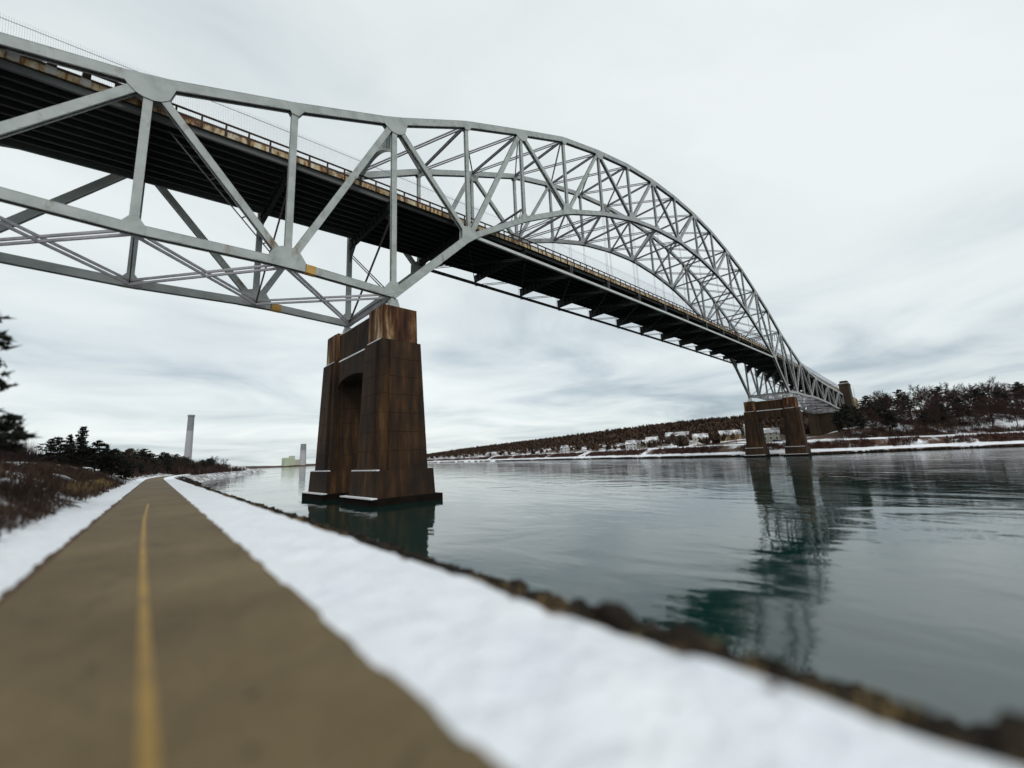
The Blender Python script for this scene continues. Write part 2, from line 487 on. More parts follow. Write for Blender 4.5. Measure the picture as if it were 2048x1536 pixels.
def snow_strip(name, lo, hi, n, hmax, tseq, eo, ei, base):
    b = MB(); r = random.Random(5)
    for t in tseq:
        a = lo + eo * (0.6 * math.sin(t * 1.9 + 1) + 0.5 * math.sin(t * 4.3) + 0.4 * math.sin(t * 9.1) + 0.4 * r.uniform(-1, 1))
        c = hi + ei * (0.6 * math.sin(t * 1.3) + 0.5 * math.sin(t * 3.7 + 2) + 0.5 * math.sin(t * 8.3) + 0.6 * r.uniform(-1, 1))
        for k in range(n + 1):
            f = k / n; l = a + (c - a) * f
            e = min(1, 5 * min(f, 1 - f)) ** 0.6
            z = base(t, l) + hmax * e * (0.75 + 0.22 * math.sin(t * 2.1 + l * 3 + math.sin(t * .7)) + 0.18 * math.sin(t * 5.3 - l * 4.1) + 0.10 * r.uniform(-1, 1)) - 0.012
            b.v.append(tuple(pw(t, l, z)))
    for i in range(len(tseq) - 1):
        for k in range(n):
            q = i * (n + 1) + k
            b.f.append((q, q + 1, q + n + 2, q + n + 1))
    return tag(b.build(name, M['snow'], smooth=True), kind='structure')


tsn = list(np.arange(-6, 30, 0.16)) + list(np.arange(30, 110, 0.8)) + list(np.arange(110, 400, 6))
snow_strip('snow_verge', 1.50, 3.62, 14, 0.10, tsn, 0.022, 0.13, lambda t, l: 3.2 if l < 3.55 else 3.2 - 0.42 * (l - 3.55))
snow_strip('snow_bank', -3.0, -1.58, 8, 0.09, tsn, 0.3, 0.04, lambda t, l: max(3.2, near_z(t, l)))
snow_strip('snow_terrace', -14.5, -9.0, 8, 0.12, list(np.arange(5, 140, 0.8)), 1.0, 0.7, near_z)

# ------------------------------------------------------------------ water
wb = MB()
rings = [0, 10, 25, 50, 90, 150, 250, 400, 700, 1200, 2500, 6000]
seg = 48
for r in rings:
    for i in range(seg):
        a = 2 * math.pi * i / seg
        wb.v.append((60 + r * math.cos(a), 30 + r * math.sin(a), 0))
for k in range(1, len(rings)):
    for i in range(seg):
        j = (i + 1) % seg
        wb.f.append(((k - 1) * seg + i, k * seg + i, k * seg + j, (k - 1) * seg + j))
tag(wb.build('canal_water', M['water']), kind='structure')

# ------------------------------------------------------------------ far bank
SHORE = [(330, -230), (300, -150), (262, -85), (228, -34), (200, -8), (195, 8), (197, 25), (208, 62), (246, 145), (310, 336), (382, 593), (460, 900), (560, 1300), (760, 2100)]
_sl = [0]
for i in range(1, len(SHORE)):
    _sl.append(_sl[-1] + math.hypot(SHORE[i][0] - SHORE[i - 1][0], SHORE[i][1] - SHORE[i - 1][1]))
IN = Vector((0.97, -0.24, 0))


def shore(s):
    return Vector((smooth_interp(s, _sl, [p[0] for p in SHORE]), smooth_interp(s, _sl, [p[1] for p in SHORE]), 0))


def far_z(s, d):
    y = shore(s).y
    base = float(np.interp(d, [-6, 0, 0.4, 1.2, 5, 10, 14, 26, 30, 2000], [-1.5, -0.1, 0.9, 1.2, 3.4, 5.3, 5.8, 6.1, 6.3, 6.3]))
    # hill: strong to the right, open flat behind the bridge, long wooded ridge to the left
    right = float(np.interp(y, [-40, 0, 14, 24], [1, 0.9, 0.45, 0]))
    h = right * float(np.interp(d, [28, 45, 80, 110, 160, 300, 900], [0, 5, 13, 16, 18, 22, 26]))
    mid = float(np.interp(y, [10, 40, 110, 250, 400, 700, 1200, 1600], [0.35, 0.75, 1.12, 1.4, 1.5, 1.35, 1.15, 0.6]))
    h = max(h, mid * float(np.interp(d, [70, 130, 220, 330, 500, 900], [0, 6, 14, 25, 31, 33])))
    if d > 1:
        h += 0.25 * rnd(s * 0.07, d * 0.11) * min(1, d / 15)
    return base + h


def fw(s, d, z):
    return shore(s) + IN * d + Vector((0, 0, z))


ss = list(np.arange(0, 420, 6)) + list(np.arange(420, _sl[-1], 25))
dd = [-6, 0, 0.4, 1.2, 3, 5, 7.5, 10, 12, 14, 18, 22, 26, 30, 37, 45, 55, 65, 80, 95, 110, 135, 160, 200, 250, 330, 420, 600, 900]
grid('far_bank', M['far_bank_ground'], ss, dd, far_z, fw=fw)
# clean snowed service road and slope foot along the far bank
tag(grid('far_snow_shelf', M['snow'], ss[:70] + ss[70:], [11.5, 15, 19, 23, 27], lambda s, d: far_z(s, d) + 0.10, fw=fw), kind='structure')
tag(grid('far_snow_foot', M['snow'], ss, [0.95, 1.6, 2.4, 3.2], lambda s, d: far_z(s, d) + 0.06 + 0.02 * math.sin(s), fw=fw), kind='structure')
tag(grid('hill_floor', M['hillwood'], [q for q in ss if q > 330], [112, 135, 160, 200, 250, 330, 420, 600], lambda s, d: far_z(s, d) + 0.12 - (2.0 if d < 113 else 0), fw=fw), kind='structure')
# wet dark stone toe at the waterline
fr = MB(); r = random.Random(3)
for s in np.arange(150, 620, 0.9):
    for k in range(2):
        q = fw(s + r.uniform(-.4, .4), r.uniform(-0.7, 0.6), 0)
        w = r.uniform(0.35, 0.7)
        fr.frustum(q.x, q.y, w, w * r.uniform(.7, 1.2), -0.4, w * .55, w * .5, r.uniform(0.45, 1.0))
tag(fr.build('waterline_stones', M['rock']), label='dark wet stones along the far waterline', cat='stones', kind='stuff')
# distant shore at the mouth of the canal
db = MB(); r = random.Random(11)
pts = [Vector((150 + k * 45, 2500 - k * 8, 0)) for k in range(34)]
for a, b in zip(pts[:-1], pts[1:]):
    h0, h1 = r.uniform(9, 14), r.uniform(9, 14)
    db.hexa([a + Vector((0, -20, -2)), b + Vector((0, -20, -2)), b + Vector((0, 400, -2)), a + Vector((0, 400, -2)),
             a + Vector((0, 30, h0 * (.4 + .02 * a.x / 45))), b + Vector((0, 30, h0 * (.4 + .02 * b.x / 45))), b + Vector((0, 380, h1)), a + Vector((0, 380, h1))])
tag(db.build('distant_shore', M['hillwood']), kind='structure')
# ------------------------------------------------------------------ bridge geometry tables
P = 13.411
WT = 15.83
NP = 14
TZ = {-9: 34.6, -8: 35.41, -7: 36.1, -6: 36.91, -5: 37.9, -4: 39.06, -3: 41.0, -2: 43.88, -1: 49.05, 0: 54.73, 1: 61.87, 2: 67.71, 3: 73.33, 4: 77.01, 5: 79.83, 6: 81.39, 7: 81.85}
LZ = {-9: 24.2, -8: 24.6, -7: 25.1, -6: 26.3, -5: 27.2, -4: 27.8, -3: 28.1, -2: 27.75, -1: 28.2, 0: 27.6, 1: 40.76, 2: 49.07, 3: 55.95, 4: 60.68, 5: 64.31, 6: 66.36, 7: 67.27}


def T(i, f=0): return Vector((i * P, f * WT, TZ[min(i, NP - i)]))
def B(i, f=0): return Vector((i * P, f * WT, LZ[min(i, NP - i)]))


XC = P * NP / 2
_px = [-140, -120.7, -80, -45, -24.7, -10, 0, 10, 21, 43, 74, XC]
_pz = [37.3, 38.25, 40.2, 42.2, 43.45, 44.25, 44.7, 45.1, 45.6, 46.15, 46.5, 46.6]


def RZ(x):
    x = XC - abs(x - XC)
    if x < -120.7:
        return 38.25 + (x + 120.7) * 0.048
    return smooth_interp(x, _px, _pz)


bridge = thing('arch_bridge', (0, 0, 0), 'grey steel arch truss bridge with rusty deck edge crossing high over the canal', 'bridge')
YV = Vector((0, 1, 0))


def laced_member(name, p, q, w, hw, m, pitch=0.95, plate=0.05, trim0=0.0, trim1=0.0, cover=False, lace=True):
    """two side plates (facing the truss plane) at +-hw joined by zigzag lacing; w = plate depth in the truss plane"""
    ax = (q - p).normalized(); p2 = p + ax * trim0; q2 = q - ax * trim1
    b = MB()
    b.beam(p2, q2, YV, -hw, -hw + plate, -w / 2, w / 2)
    b.beam(p2, q2, YV, hw - plate, hw, -w / 2, w / 2)
    for sg in (-1, 1):                                   # flange angles turned inwards on each plate
        for e in (-1, 1):
            a0, a1 = sorted((sg * (hw - plate), sg * (hw - plate - 0.13)))
            b0, b1 = sorted((e * (w / 2), e * (w / 2 - 0.03)))
            b.beam(p2, q2, YV, a0, a1, b0, b1)
    th = ax.cross(YV)
    if cover:                                            # solid cover plate on the upper side
        e = 1 if th.z > 0 else -1
        b0, b1 = sorted((e * (w / 2 + 0.002), e * (w / 2 + 0.035)))
        b.beam(p2, q2, YV, -hw - 0.02, hw + 0.02, b0, b1)
    o = b.build(name, m, bridge)
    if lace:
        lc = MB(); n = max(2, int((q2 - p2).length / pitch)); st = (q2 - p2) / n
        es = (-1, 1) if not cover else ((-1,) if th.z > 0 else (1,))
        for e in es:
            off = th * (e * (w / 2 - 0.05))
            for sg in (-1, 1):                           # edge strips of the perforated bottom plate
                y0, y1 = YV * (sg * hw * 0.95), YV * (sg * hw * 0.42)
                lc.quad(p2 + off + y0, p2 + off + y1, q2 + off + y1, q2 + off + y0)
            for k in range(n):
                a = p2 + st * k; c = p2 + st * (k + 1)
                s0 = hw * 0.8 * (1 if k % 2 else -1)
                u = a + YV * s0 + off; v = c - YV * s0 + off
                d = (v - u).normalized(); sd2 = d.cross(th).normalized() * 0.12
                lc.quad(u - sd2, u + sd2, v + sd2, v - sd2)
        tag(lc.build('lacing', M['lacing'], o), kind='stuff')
    return o


def hull(pts):                                           # 2D convex hull
    pts = sorted(set((round(a, 4), round(b, 4)) for a, b in pts))

    def half(ps):
        h = []
        for p in ps:
            while len(h) > 1 and (h[-1][0] - h[-2][0]) * (p[1] - h[-2][1]) - (h[-1][1] - h[-2][1]) * (p[0] - h[-2][0]) <= 0:
                h.pop()
            h.append(p)
        return h[:-1]
    return half(pts) + half(pts[::-1])


HW = 0.36
I0, I1 = -9, 23
inc = {}


def note(k, i, other, w, r=None):
    inc.setdefault((k, i), []).append((other, w))


def big(i):
    return (i % 2 == 0)


for f in (0, 1):
    for i in range(I0, I1):
        far = i > 3
        ms = M['steel'] if i < 4 else M['steel_arch']
        laced_member('top_chord', T(i, f), T(i + 1, f), 1.05, HW + 0.02, ms, 1.0, cover=True)
        if i not in (0, NP - 1):
            laced_member('bottom_chord', B(i, f), B(i + 1, f), 0.95, HW + 0.02, ms, 1.0, cover=True)
        else:
            laced_member('bottom_chord', B(i, f), B(i + 1, f), 1.15, HW + 0.03, ms, 1.0, cover=True)
        if big(i):
            laced_member('diagonal', T(i, f), B(i + 1, f), 0.78 if i < 4 else 0.62, HW - 0.03, ms, trim0=0.5, trim1=0.5)
        else:
            laced_member('diagonal', B(i, f), T(i + 1, f), 0.82 if i < 3 else 0.66, HW - 0.03, ms, trim0=0.5, trim1=0.5)
    for i in range(I0, I1 + 1):
        ms = M['steel'] if i < 4 else M['steel_arch']
        laced_member('vertical_post', B(i, f), T(i, f), 0.74 if i in (-2, -1, 0, 14, 15, 16) else 0.58, HW - 0.06, ms, trim0=0.4, trim1=0.4)
    # gusset plates: convex hull round the members that meet
    for i in range(I0, I1 + 1):
        for kind, X in (('T', T), ('B', B)):
            n = X(i, 0); ends = []
            for j in (i - 1, i + 1):
                if I0 <= j <= I1: ends.append((X(j, 0), 1.08 if kind == 'T' else 0.98))
            O = B if kind == 'T' else T
            ends.append((O(i, 0), 0.8))
            hub = (kind == 'T') == big(i)
            if hub:
                for j in (i - 1, i + 1):
                    if I0 <= j <= I1: ends.append((O(j, 0), 0.85))
            rr = (1.75 if hub else 1.15) * (1.15 if i in (-2, 0, -1, 14) and hub else 1.0)
            if kind == 'B' and i in (0, NP): rr = 1.9
            pp = []
            for e, w in ends:
                d = (e - n).normalized(); d2 = (d.x, d.z); pr = (-d.z, d.x)
                r2 = rr * (0.75 if w > 0.9 and not hub else 1)
                for sg in (-1, 1):
                    pp.append((n.x + d2[0] * r2 + pr[0] * sg * w / 2, n.z + d2[1] * r2 + pr[1] * sg * w / 2))
            hp = hull(pp)
            b = MB()
            for sg in (-1, 1):
                y = f * WT + sg * (HW + 0.025)
                poly = [Vector((a, y, c)) for a, c in hp]
                b.prism(poly, None, (0, sg * 0.03, 0))
            b.build('gusset_plate', M['steel'] if i < 4 else M['steel_arch'], bridge)


# tension-diagonal tie plate accents seen on the near truss: ochre primer bands beside two lower nodes
def chord_band(i, f, a, b_, m):
    p, q = B(i, f), B(i + 1, f); ax = (q - p).normalized()
    b = MB(); b.beam(p + ax * a, p + ax * b_, YV, -HW - 0.055, HW + 0.06, -0.50, 0.54)
    o = b.build('primer_band', m, bridge); o['label'] = 'ochre primed band on the lower chord'


chord_band(-1, 0, 1.95, 3.1, M['ochre'])
chord_band(-1, 1, 1.9, 3.3, M['ochre'])


for i in range(-5, 6):
    for X, w in ((T, 1.05), (B, 0.95)):
        p, q = X(i, 0), X(i + 1, 0); ax = (q - p).normalized(); n_ = (q - p).length
        for f in (0.24, 0.78):
            b = MB(); c = p + ax * (n_ * f)
            b.beam(c - ax * 0.55, c + ax * 0.55, YV, -HW - 0.045, -HW - 0.021, -w * 0.42, w * 0.42)
            b.build('splice_plate', M['steel'], bridge)
# lateral bracing ----------------------------------------------------
def double_brace(name, p, q, gap=0.44, w=0.17, h=0.2, m=None, lace=False):
    b = MB(); ax = (q - p).normalized(); side = ax.cross(Vector((0, 0, 1))).normalized(); th = ax.cross(side)
    for sg in (-1, 1):
        b.beam(p, q, th, sg * gap / 2 - w / 2, sg * gap / 2 + w / 2, -h / 2, h / 2)
    if lace:
        n = int((q - p).length / 1.6); st = (q - p) / n
        for k in range(n):
            s0 = gap / 2 * (1 if k % 2 else -1)
            u = p + st * k + th * s0; v = p + st * (k + 1) - th * s0
            b.beam(u, v, side, -0.012, 0.012, -0.03, 0.03)
    return b.build(name, m or M['brace'], bridge)


def strut(name, p, q, w=0.34, h=0.42, m=None):
    b = MB(); ax = (q - p).normalized()
    b.beam(p, q, Vector((0, 0, 1)), -h / 2, -h / 2 + 0.05, -w / 2, w / 2)
    b.beam(p, q, Vector((0, 0, 1)), h / 2 - 0.05, h / 2, -w / 2, w / 2)
    b.beam(p, q, Vector((0, 0, 1)), -h / 2 + 0.05, h / 2 - 0.05, -0.03, 0.03)
    return b.build(name, m or M['brace'], bridge)


dy = Vector((0, 0.5, 0))
for i in range(I0, I1):
    # lower plane (bottom chord of side spans, lower arch chord above the roadway)
    if not (1 <= i <= 1 or i == NP - 2 or i in (0, NP - 1)):
        kw = dict(gap=0.5, w=0.27, h=0.2, m=M['brace2']) if (i < 0 or i >= NP) else {}
        double_brace('lateral_brace', B(i, 0) + dy, B(i + 1, 1) - dy, **kw)
        double_brace('lateral_brace', B(i, 1) - dy, B(i + 1, 0) + dy, **kw)
    # upper plane only where the top chord stands clear of traffic
    if 0 <= i < NP:
        double_brace('lateral_brace', T(i, 0) + dy, T(i + 1, 1) - dy)
        double_brace('lateral_brace', T(i, 1) - dy, T(i + 1, 0) + dy)
for i in range(0, NP + 1):
    strut('cross_strut', T(i, 0) + dy, T(i, 1) - dy, 0.36, 0.5)
for i in list(range(3, NP - 2)) + [0, NP] + [k for k in range(I0, 0)] + [k for k in range(NP + 1, I1 + 1)]:
    if i in (-1, -2, -3): continue
    strut('cross_strut', B(i, 0) + dy, B(i, 1) - dy, 0.5 if i in (0, NP) else 0.34, 0.9 if i in (0, NP) else 0.42)
# transverse sway frames below the deck
for i in list(range(I0, 1)) + list(range(NP, I1 + 1)):
    top = RZ(i * P) - 5.0
    a, b_ = B(i, 0) + dy, B(i, 1) - dy
    if top - a.z > 5:
        u = Vector((i * P, 0.5, top)); v = Vector((i * P, WT - 0.5, top))
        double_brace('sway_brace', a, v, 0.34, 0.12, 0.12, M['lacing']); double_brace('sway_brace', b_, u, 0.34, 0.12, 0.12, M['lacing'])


# portal frames with curved lower flange over the roadway at both piers
def portal(x):
    b = MB(); n = 18; zt = TZ[0] - 0.6
    low = []
    for k in range(n + 1):
        y = 0.45 + (WT - 0.9) * k / n; c = (y - WT / 2) / (WT / 2)
        low.append(Vector((x, y, zt - 0.9 - 3.6 * abs(c) ** 2.2)))
    for k in range(n):
        b.beam(low[k], low[k + 1], Vector((1, 0, 0)), -0.38, 0.38, -0.09, 0.09)
    top = Vector((x, 0.45, zt)), Vector((x, WT - 0.45, zt))
    b.beam(top[0], top[1], Vector((1, 0, 0)), -0.38, 0.38, -0.10, 0.10)
    for k in range(0, n + 1):
        p = low[k]; b.beam(p, Vector((x, p.y, zt)), Vector((1, 0, 0)), -0.3, 0.3, -0.06, 0.06)
    b.build('portal_frame', M['steel'], bridge)


portal(0.0); portal(NP * P)


# latticed portal at the springing of the arch above the roadway
def lattice_portal(i):
    b = MB(); z = LZ[2] + 0.9; x = i * P; n = 12
    for dz in (0, 1.5):
        b.beam((x, 0.4, z + dz), (x, WT - 0.4, z + dz), Vector((1, 0, 0)), -0.25, 0.25, -0.07, 0.07)
    for k in range(n):
        y0 = 0.4 + (WT - 0.8) * k / n; y1 = 0.4 + (WT - 0.8) * (k + 1) / n
        a, c = (z, z + 1.5) if k % 2 else (z + 1.5, z)
        b.beam((x, y0, a), (x, y1, c), Vector((1, 0, 0)), -0.05, 0.05, -0.05, 0.05)
    for y, sg in ((0.4, 1), (WT - 0.4, -1)):
        b.beam((x, y, z - 1.7), (x, y + sg * 2.2, z), Vector((1, 0, 0)), -0.1, 0.1, -0.1, 0.1)
    b.build('portal_frame', M['brace'], bridge)


lattice_portal(2); lattice_portal(NP - 2)

# deck ----------------------------------------------------------------
YN, YF = 0.95, 14.75                                     # deck edges
XS = [i * P for i in range(-9, 24)] + [23 * P + 40]
for x0, x1 in zip(XS[:-1], XS[1:]):
    b = MB(); z0, z1 = RZ(x0), RZ(x1)
    def bx(y0, y1, a, c):
        b.hexa([(x0 + .004, y0, z0 + a), (x1 - .004, y0, z1 + a), (x1 - .004, y1, z1 + a), (x0 + .004, y1, z0 + a), (x0 + .004, y0, z0 + c), (x1 - .004, y0, z1 + c), (x1 - .004, y1, z1 + c), (x0 + .004, y1, z0 + c)])
    bx(YN + 0.12, YF - 0.12, -1.62, -1.12)
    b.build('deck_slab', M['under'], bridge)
    b = MB(); bx(YN + 2.0, YF - 0.5, -1.116, -1.06); b.build('roadway', M['deck'], bridge)
    for y0, y1 in ((YN - 0.02, YN + 0.10), (YF - 0.10, YF + 0.02)):
        b = MB(); bx(y0, y1, -1.66, -0.86); b.build('fascia_plate', M['fascia'], bridge)
        b = MB(); bx(y0 - 0.03, y1 + 0.03, -0.98, -0.72); b.build('fascia_flange', M['rail'], bridge)
    if x0 > 23 * P - 1: continue
    for k in range(10):
        y = YN + 0.35 + k * (YF - YN - 0.7) / 9
        b = MB(); out_ = k in (0, 9)
        bx(y - 0.025, y + 0.025, -2.42 if out_ else -2.3, -1.63); bx(y - 0.16, y + 0.16, -2.46 if out_ else -2.34, -2.42 if out_ else -2.3)
        b.build('stringer', M['stringer'] if out_ and not (0 <= x0 < 13.5 * P) else (M['innerstringer'] if x0 < -1 else M['under']), bridge)  # one paint in life; the darker copies carry the shade below the deck
# floor beams: deep I girders spanning between the trusses
for i in range(I0, I1 + 1):
    x = i * P; z = RZ(x); inmain = 1 <= i <= NP - 1
    zt, zb = z - 2.48, (min(41.9, z - 3.6) if inmain else z - 3.9)
    b = MB()
    b.box(x - 0.03, x + 0.03, 0.1 if inmain else 0.4, WT - (0.1 if inmain else 0.4), zb + 0.06, zt - 0.06)
    b.box(x - 0.24, x + 0.24, 0.1 if inmain else 0.4, WT - (0.1 if inmain else 0.4), zb, zb + 0.06)
    b.box(x - 0.24, x + 0.24, 0.1 if inmain else 0.4, WT - (0.1 if inmain else 0.4), zt - 0.06, zt)
    for k in range(1, 12):
        y = WT * k / 12
        b.box(x - 0.2, x + 0.2, y - 0.02, y + 0.02, zb + 0.06, zt - 0.06)
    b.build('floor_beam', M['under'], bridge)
    for y0, sg in ((0.42, 1), (WT - 0.42, -1)):
        if not inmain and zb - B(i).z > 3:
            b = MB(); b.prism([Vector((x - 0.05, y0, zb)), Vector((x - 0.05, y0 + sg * 2.4, zb)), Vector((x - 0.05, y0, zb - 2.4))], None, (0.1, 0, 0)); b.build('knee_bracket', M['under'], bridge)
# deck tie chords in the truss planes of the main span and the lateral system under it
for i in range(1, NP - 1):
    zz0, zz1 = 41.15 + 0.5 * (1 - ((i - 7) / 7) ** 2), 41.15 + 0.5 * (1 - ((i + 1 - 7) / 7) ** 2)
    for f in (0, 1):
        b = MB(); p = Vector((i * P, f * WT, zz0 + (0.35 if f else 0))); q = Vector((i * P + P, f * WT, zz1 + (0.35 if f else 0)))
        b.beam(p, q, YV, -0.2, -0.16, -0.26, 0.26); b.beam(p, q, YV, 0.16, 0.2, -0.26, 0.26); b.beam(p, q, YV, -0.16, 0.16, -0.02, 0.02)
        o = b.build('deck_tie', M['tie'] if f == 0 else M['lacing'], bridge)
    double_brace('lateral_brace', Vector((i * P, .3, zz0 - .2)), Vector((i * P + P, WT - .3, zz1 - .2)), 0.3, 0.1, 0.1, M['under'], False)
    double_brace('lateral_brace', Vector((i * P, WT - .3, zz0 - .2)), Vector((i * P + P, .3, zz1 - .2)), 0.3, 0.1, 0.1, M['under'], False)
# joint plate where the lower arch rib passes the deck at each end
# hangers
for i in range(3, NP - 2):
    for f in (0, 1):
        b = MB(); z0 = 41.6
        for dx in (-0.28, 0.28):
            b.tube((i * P + dx, f * WT, z0), (i * P + dx, f * WT, B(i).z), 0.035, 0.035, 5, False)
        b.build('hanger', M['brace'], bridge)
# railing, fence
post = MB(); post.box(-0.09, 0.09, -0.07, 0.07, -0.76, -0.1); post.box(-0.13, 0.13, -0.10, -0.08, -1.64, -0.74)
post_me = post.mesh('railing_post', M['rail'])
fat = MB(); fat.box(-0.30, 0.30, -0.10, 0.10, -0.74, -0.1)
fat_me = fat.mesh('railing_post', M['rail'])
pat = MB(); pat.box(-0.36, 0.36, -0.045, 0.0, -1.63, -0.88)
pat_me = pat.mesh('splice_plate', M['whitepatch'])
pick = MB(); npk = 14
for k in range(npk):
    x = (k + 0.5) * (P / 6) / npk
    pick.box(x - 0.0068, x + 0.0068, -0.0068, 0.0068, -0.75, 2.9)
pick.box(0, P / 6, -0.02, 0.02, 2.42, 2.47)
pick.box(0, P / 6, -0.02, 0.02, -0.60, -0.56)
pick_me = pick.mesh('fence_panel', M['fence'])
pick2 = MB()
for k in range(npk):
    x = (k + 0.5) * (P / 6) / npk
    pick2.box(x - 0.0035, x + 0.0035, -0.0035, 0.0035, -0.75, 2.9)
pick2.box(0, P / 6, -0.012, 0.012, 2.42, 2.45)
pick2_me = pick2.mesh('fence_panel', M['fence'])
STEP = P / 6
for i in range(-9 * 6, 23 * 6):
    x = i * STEP; z = RZ(x); z1 = RZ(x + STEP); sl_ = (z1 - z) / STEP
    if x < -2.05 * P and i % 1 == 0:
        link('railing_post', fat_me, bridge, (x, YN, z)); link('splice_plate', pat_me, bridge, (x, YN - 0.025, z))
    else:
        link('railing_post', post_me, bridge, (x, YN + 0.04, z))
    if -60 < x < 23 * P:
        o = link('fence_panel', pick2_me if 1.2 * P < x < 11.5 * P else pick_me, bridge, (x, YN + 0.45, z)); o.rotation_euler = (0, -math.atan(sl_), 0); o['kind'] = 'stuff'
for i in range(-9, 23):
    for y in (YN + 0.03, YF - 0.03):
        b = MB(); x0, x1 = i * P, (i + 1) * P
        for k in range(6):
            a, c = x0 + k * STEP, x0 + (k + 1) * STEP
            b.beam((a, y, RZ(a) - 0.05), (c, y, RZ(c) - 0.05), YV, -0.10, 0.10, -0.07, 0.07)
            if y > 5:
                b.box(a - 0.09, a + 0.09, y - 0.05, y + 0.05, RZ(a) - 0.74, RZ(a) - 0.1)
        b.build('top_rail', M['rail'], bridge)
# drain pipe beside the tension diagonal, bracketed to the deck
b = MB()
d0 = T(-2, 0) + Vector((2.7, 1.15, -4.6)); d1 = B(-1, 0) + Vector((-0.9, 0.9, 0.6))
b.tube(d0, d1, 0.075, 0.075, 8); b.tube(d0, d0 + Vector((-0.8, 1.0, 1.6)), 0.075, 0.075, 8)
for k in (0.3, 0.62, 0.85):
    q = d0.lerp(d1, k); b.beam(q, q + Vector((0.75, -0.7, 0.45)), Vector((0, 0, 1)), -0.05, 0.05, -0.05, 0.05)
b.build('drain_pipe', M['stringer'], bridge)
# bearings
for i in (0, NP):
    for f in (0, 1):
        b = MB(); c = B(i, f)
        b.frustum(c.x, c.y, 1.15, 0.9, 25.25, 0.95, 0.8, 25.6); b.frustum(c.x, c.y, 0.8, 0.6, 25.6, 0.45, 0.5, 26.9)
        b.tube((c.x, c.y - 0.75, 27.2), (c.x, c.y + 0.75, 27.2), 0.3, 0.3, 12)
        b.build('bearing_shoe', M['steel'], bridge)
# bolts / pipe along deck tie underside, small antennas on the chord omitted as invisible at this size


# ------------------------------------------------------------------ piers
def pier(x, label, wetz):
    t = thing('bridge_pier', (x, WT / 2, 0), label, 'pier')
    for f, y in ((0, 0.0), (1, WT)):
        s = -1 if f == 0 else 1                          # outward
        b = MB(); b.frustum(x, y, 3.30, 3.10, 3.9, 2.70, 2.55, 20.39)
        nl = 7                                           # concrete lifts with recessed pour joints
        for k in range(nl):
            f0, f1 = k / nl, (k + 1) / nl; g = 0.018 / 16.5
            def at_(a, c, q): return a + (c - a) * q
            for hx0, hy0, hx1, hy1, zt in ((3.35, 3.15, 2.75, 2.6, 20.4), (2.2, 3.55, 1.75, 2.95, 20.2), (3.72, 2.0, 3.05, 1.6, 20.2)):
                u0, u1 = (f0 + g if k else 0), f1 - (g if k < nl - 1 else 0)
                b.frustum(x, y, at_(hx0, hx1, u0), at_(hy0, hy1, u0), at_(3.9, zt, u0), at_(hx0, hx1, u1), at_(hy0, hy1, u1), at_(3.9, zt, u1))
        b.build('shaft', M['pier'], t)
        b = MB(); b.frustum(x, y, 2.42, 2.3, 20.4, 2.36, 2.24, 25.1)
        b.frustum(x, y, 1.7, 2.5, 20.4, 1.65, 2.42, 25.0); b.frustum(x, y, 2.62, 1.6, 20.4, 2.55, 1.55, 25.0)
        b.frustum(x, y, 1.5, 1.3, 25.1, 1.4, 1.2, 25.3)
        b.build('pedestal', M['piercap'], t)
        b = MB(); b.frustum(x, y, 4.0, 3.9, 0.7, 3.85, 3.7, 3.9); b.build('plinth', M['pier'], t)
        b = MB(); b.box(x - 4.7, x + 4.7, y - 4.5, y + 4.5, -4, 0.75); b.build('footing', M['pierwet'], t)
        for z, hx, hy, ix, iy in ((3.9, 3.85, 3.7, 3.36, 3.16), (0.75, 4.9, 4.6, 4.02, 3.92)):
            b = MB(); h = 0.14
            b.box(x - hx + .03, x - ix - .06, y - hy + .05, y + hy - .05, z, z + h)
            b.box(x - ix, x + ix, y + s * hy - s * .04 - (0.0 if s > 0 else 0), y + s * iy, z, z + h * 0.35) if False else None
            b.build('snow_ledge', M['ledgesnow'], t)
        b = MB(); b.box(x - 2.74, x - 2.66, y - 1.9, y + 1.9, 20.4, 20.52); b.build('snow_ledge', M['ledgesnow'], t)
    # portal wall between the shafts with a flat arch opening
    arc = []
    y0, y1 = 2.3, WT - 2.3
    for k in range(13):
        c = k / 12 * 2 - 1
        arc.append((WT / 2 + c * (WT / 2 - 2.75), 16.2 + 1.3 * math.sqrt(max(0, 1 - c * c))))
    b = MB()
    for (a, za), (c, zc) in zip(arc[:-1], arc[1:]):
        b.hexa([(x - 2.4, a, za), (x + 2.4, a, za), (x + 2.4, c, zc), (x - 2.4, c, zc), (x - 2.26, a, 20.3), (x + 2.26, a, 20.3), (x + 2.26, c, 20.3), (x - 2.26, c, 20.3)])
    b.build('arch_wall', M['pier'], t)
    b = MB(); b.box(x - 2.05, x + 2.05, 2.26, WT - 2.26, 20.3, 24.7); b.build('cap_wall', M['pier'], t)
    b = MB(); b.box(x - 2.24, x - 2.06, 2.6, WT - 2.6, 20.28, 20.52); b.box(x - 2.0, x + 2.0, 2.3, WT - 2.3, 24.7, 24.82); b.build('snow_ledge', M['ledgesnow'], t)
    b = MB(); b.box(x - 3.2, x + 3.2, 3.6, WT - 3.6, -4, -0.4); b.build('sill_wall', M['pierwet'], t)
    return t


pier(0, 'stained brown concrete pier with twin shafts standing in the canal near the path', 1)
pier(NP * P, 'distant twin-legged concrete pier with an arched opening by the far shore', 1)

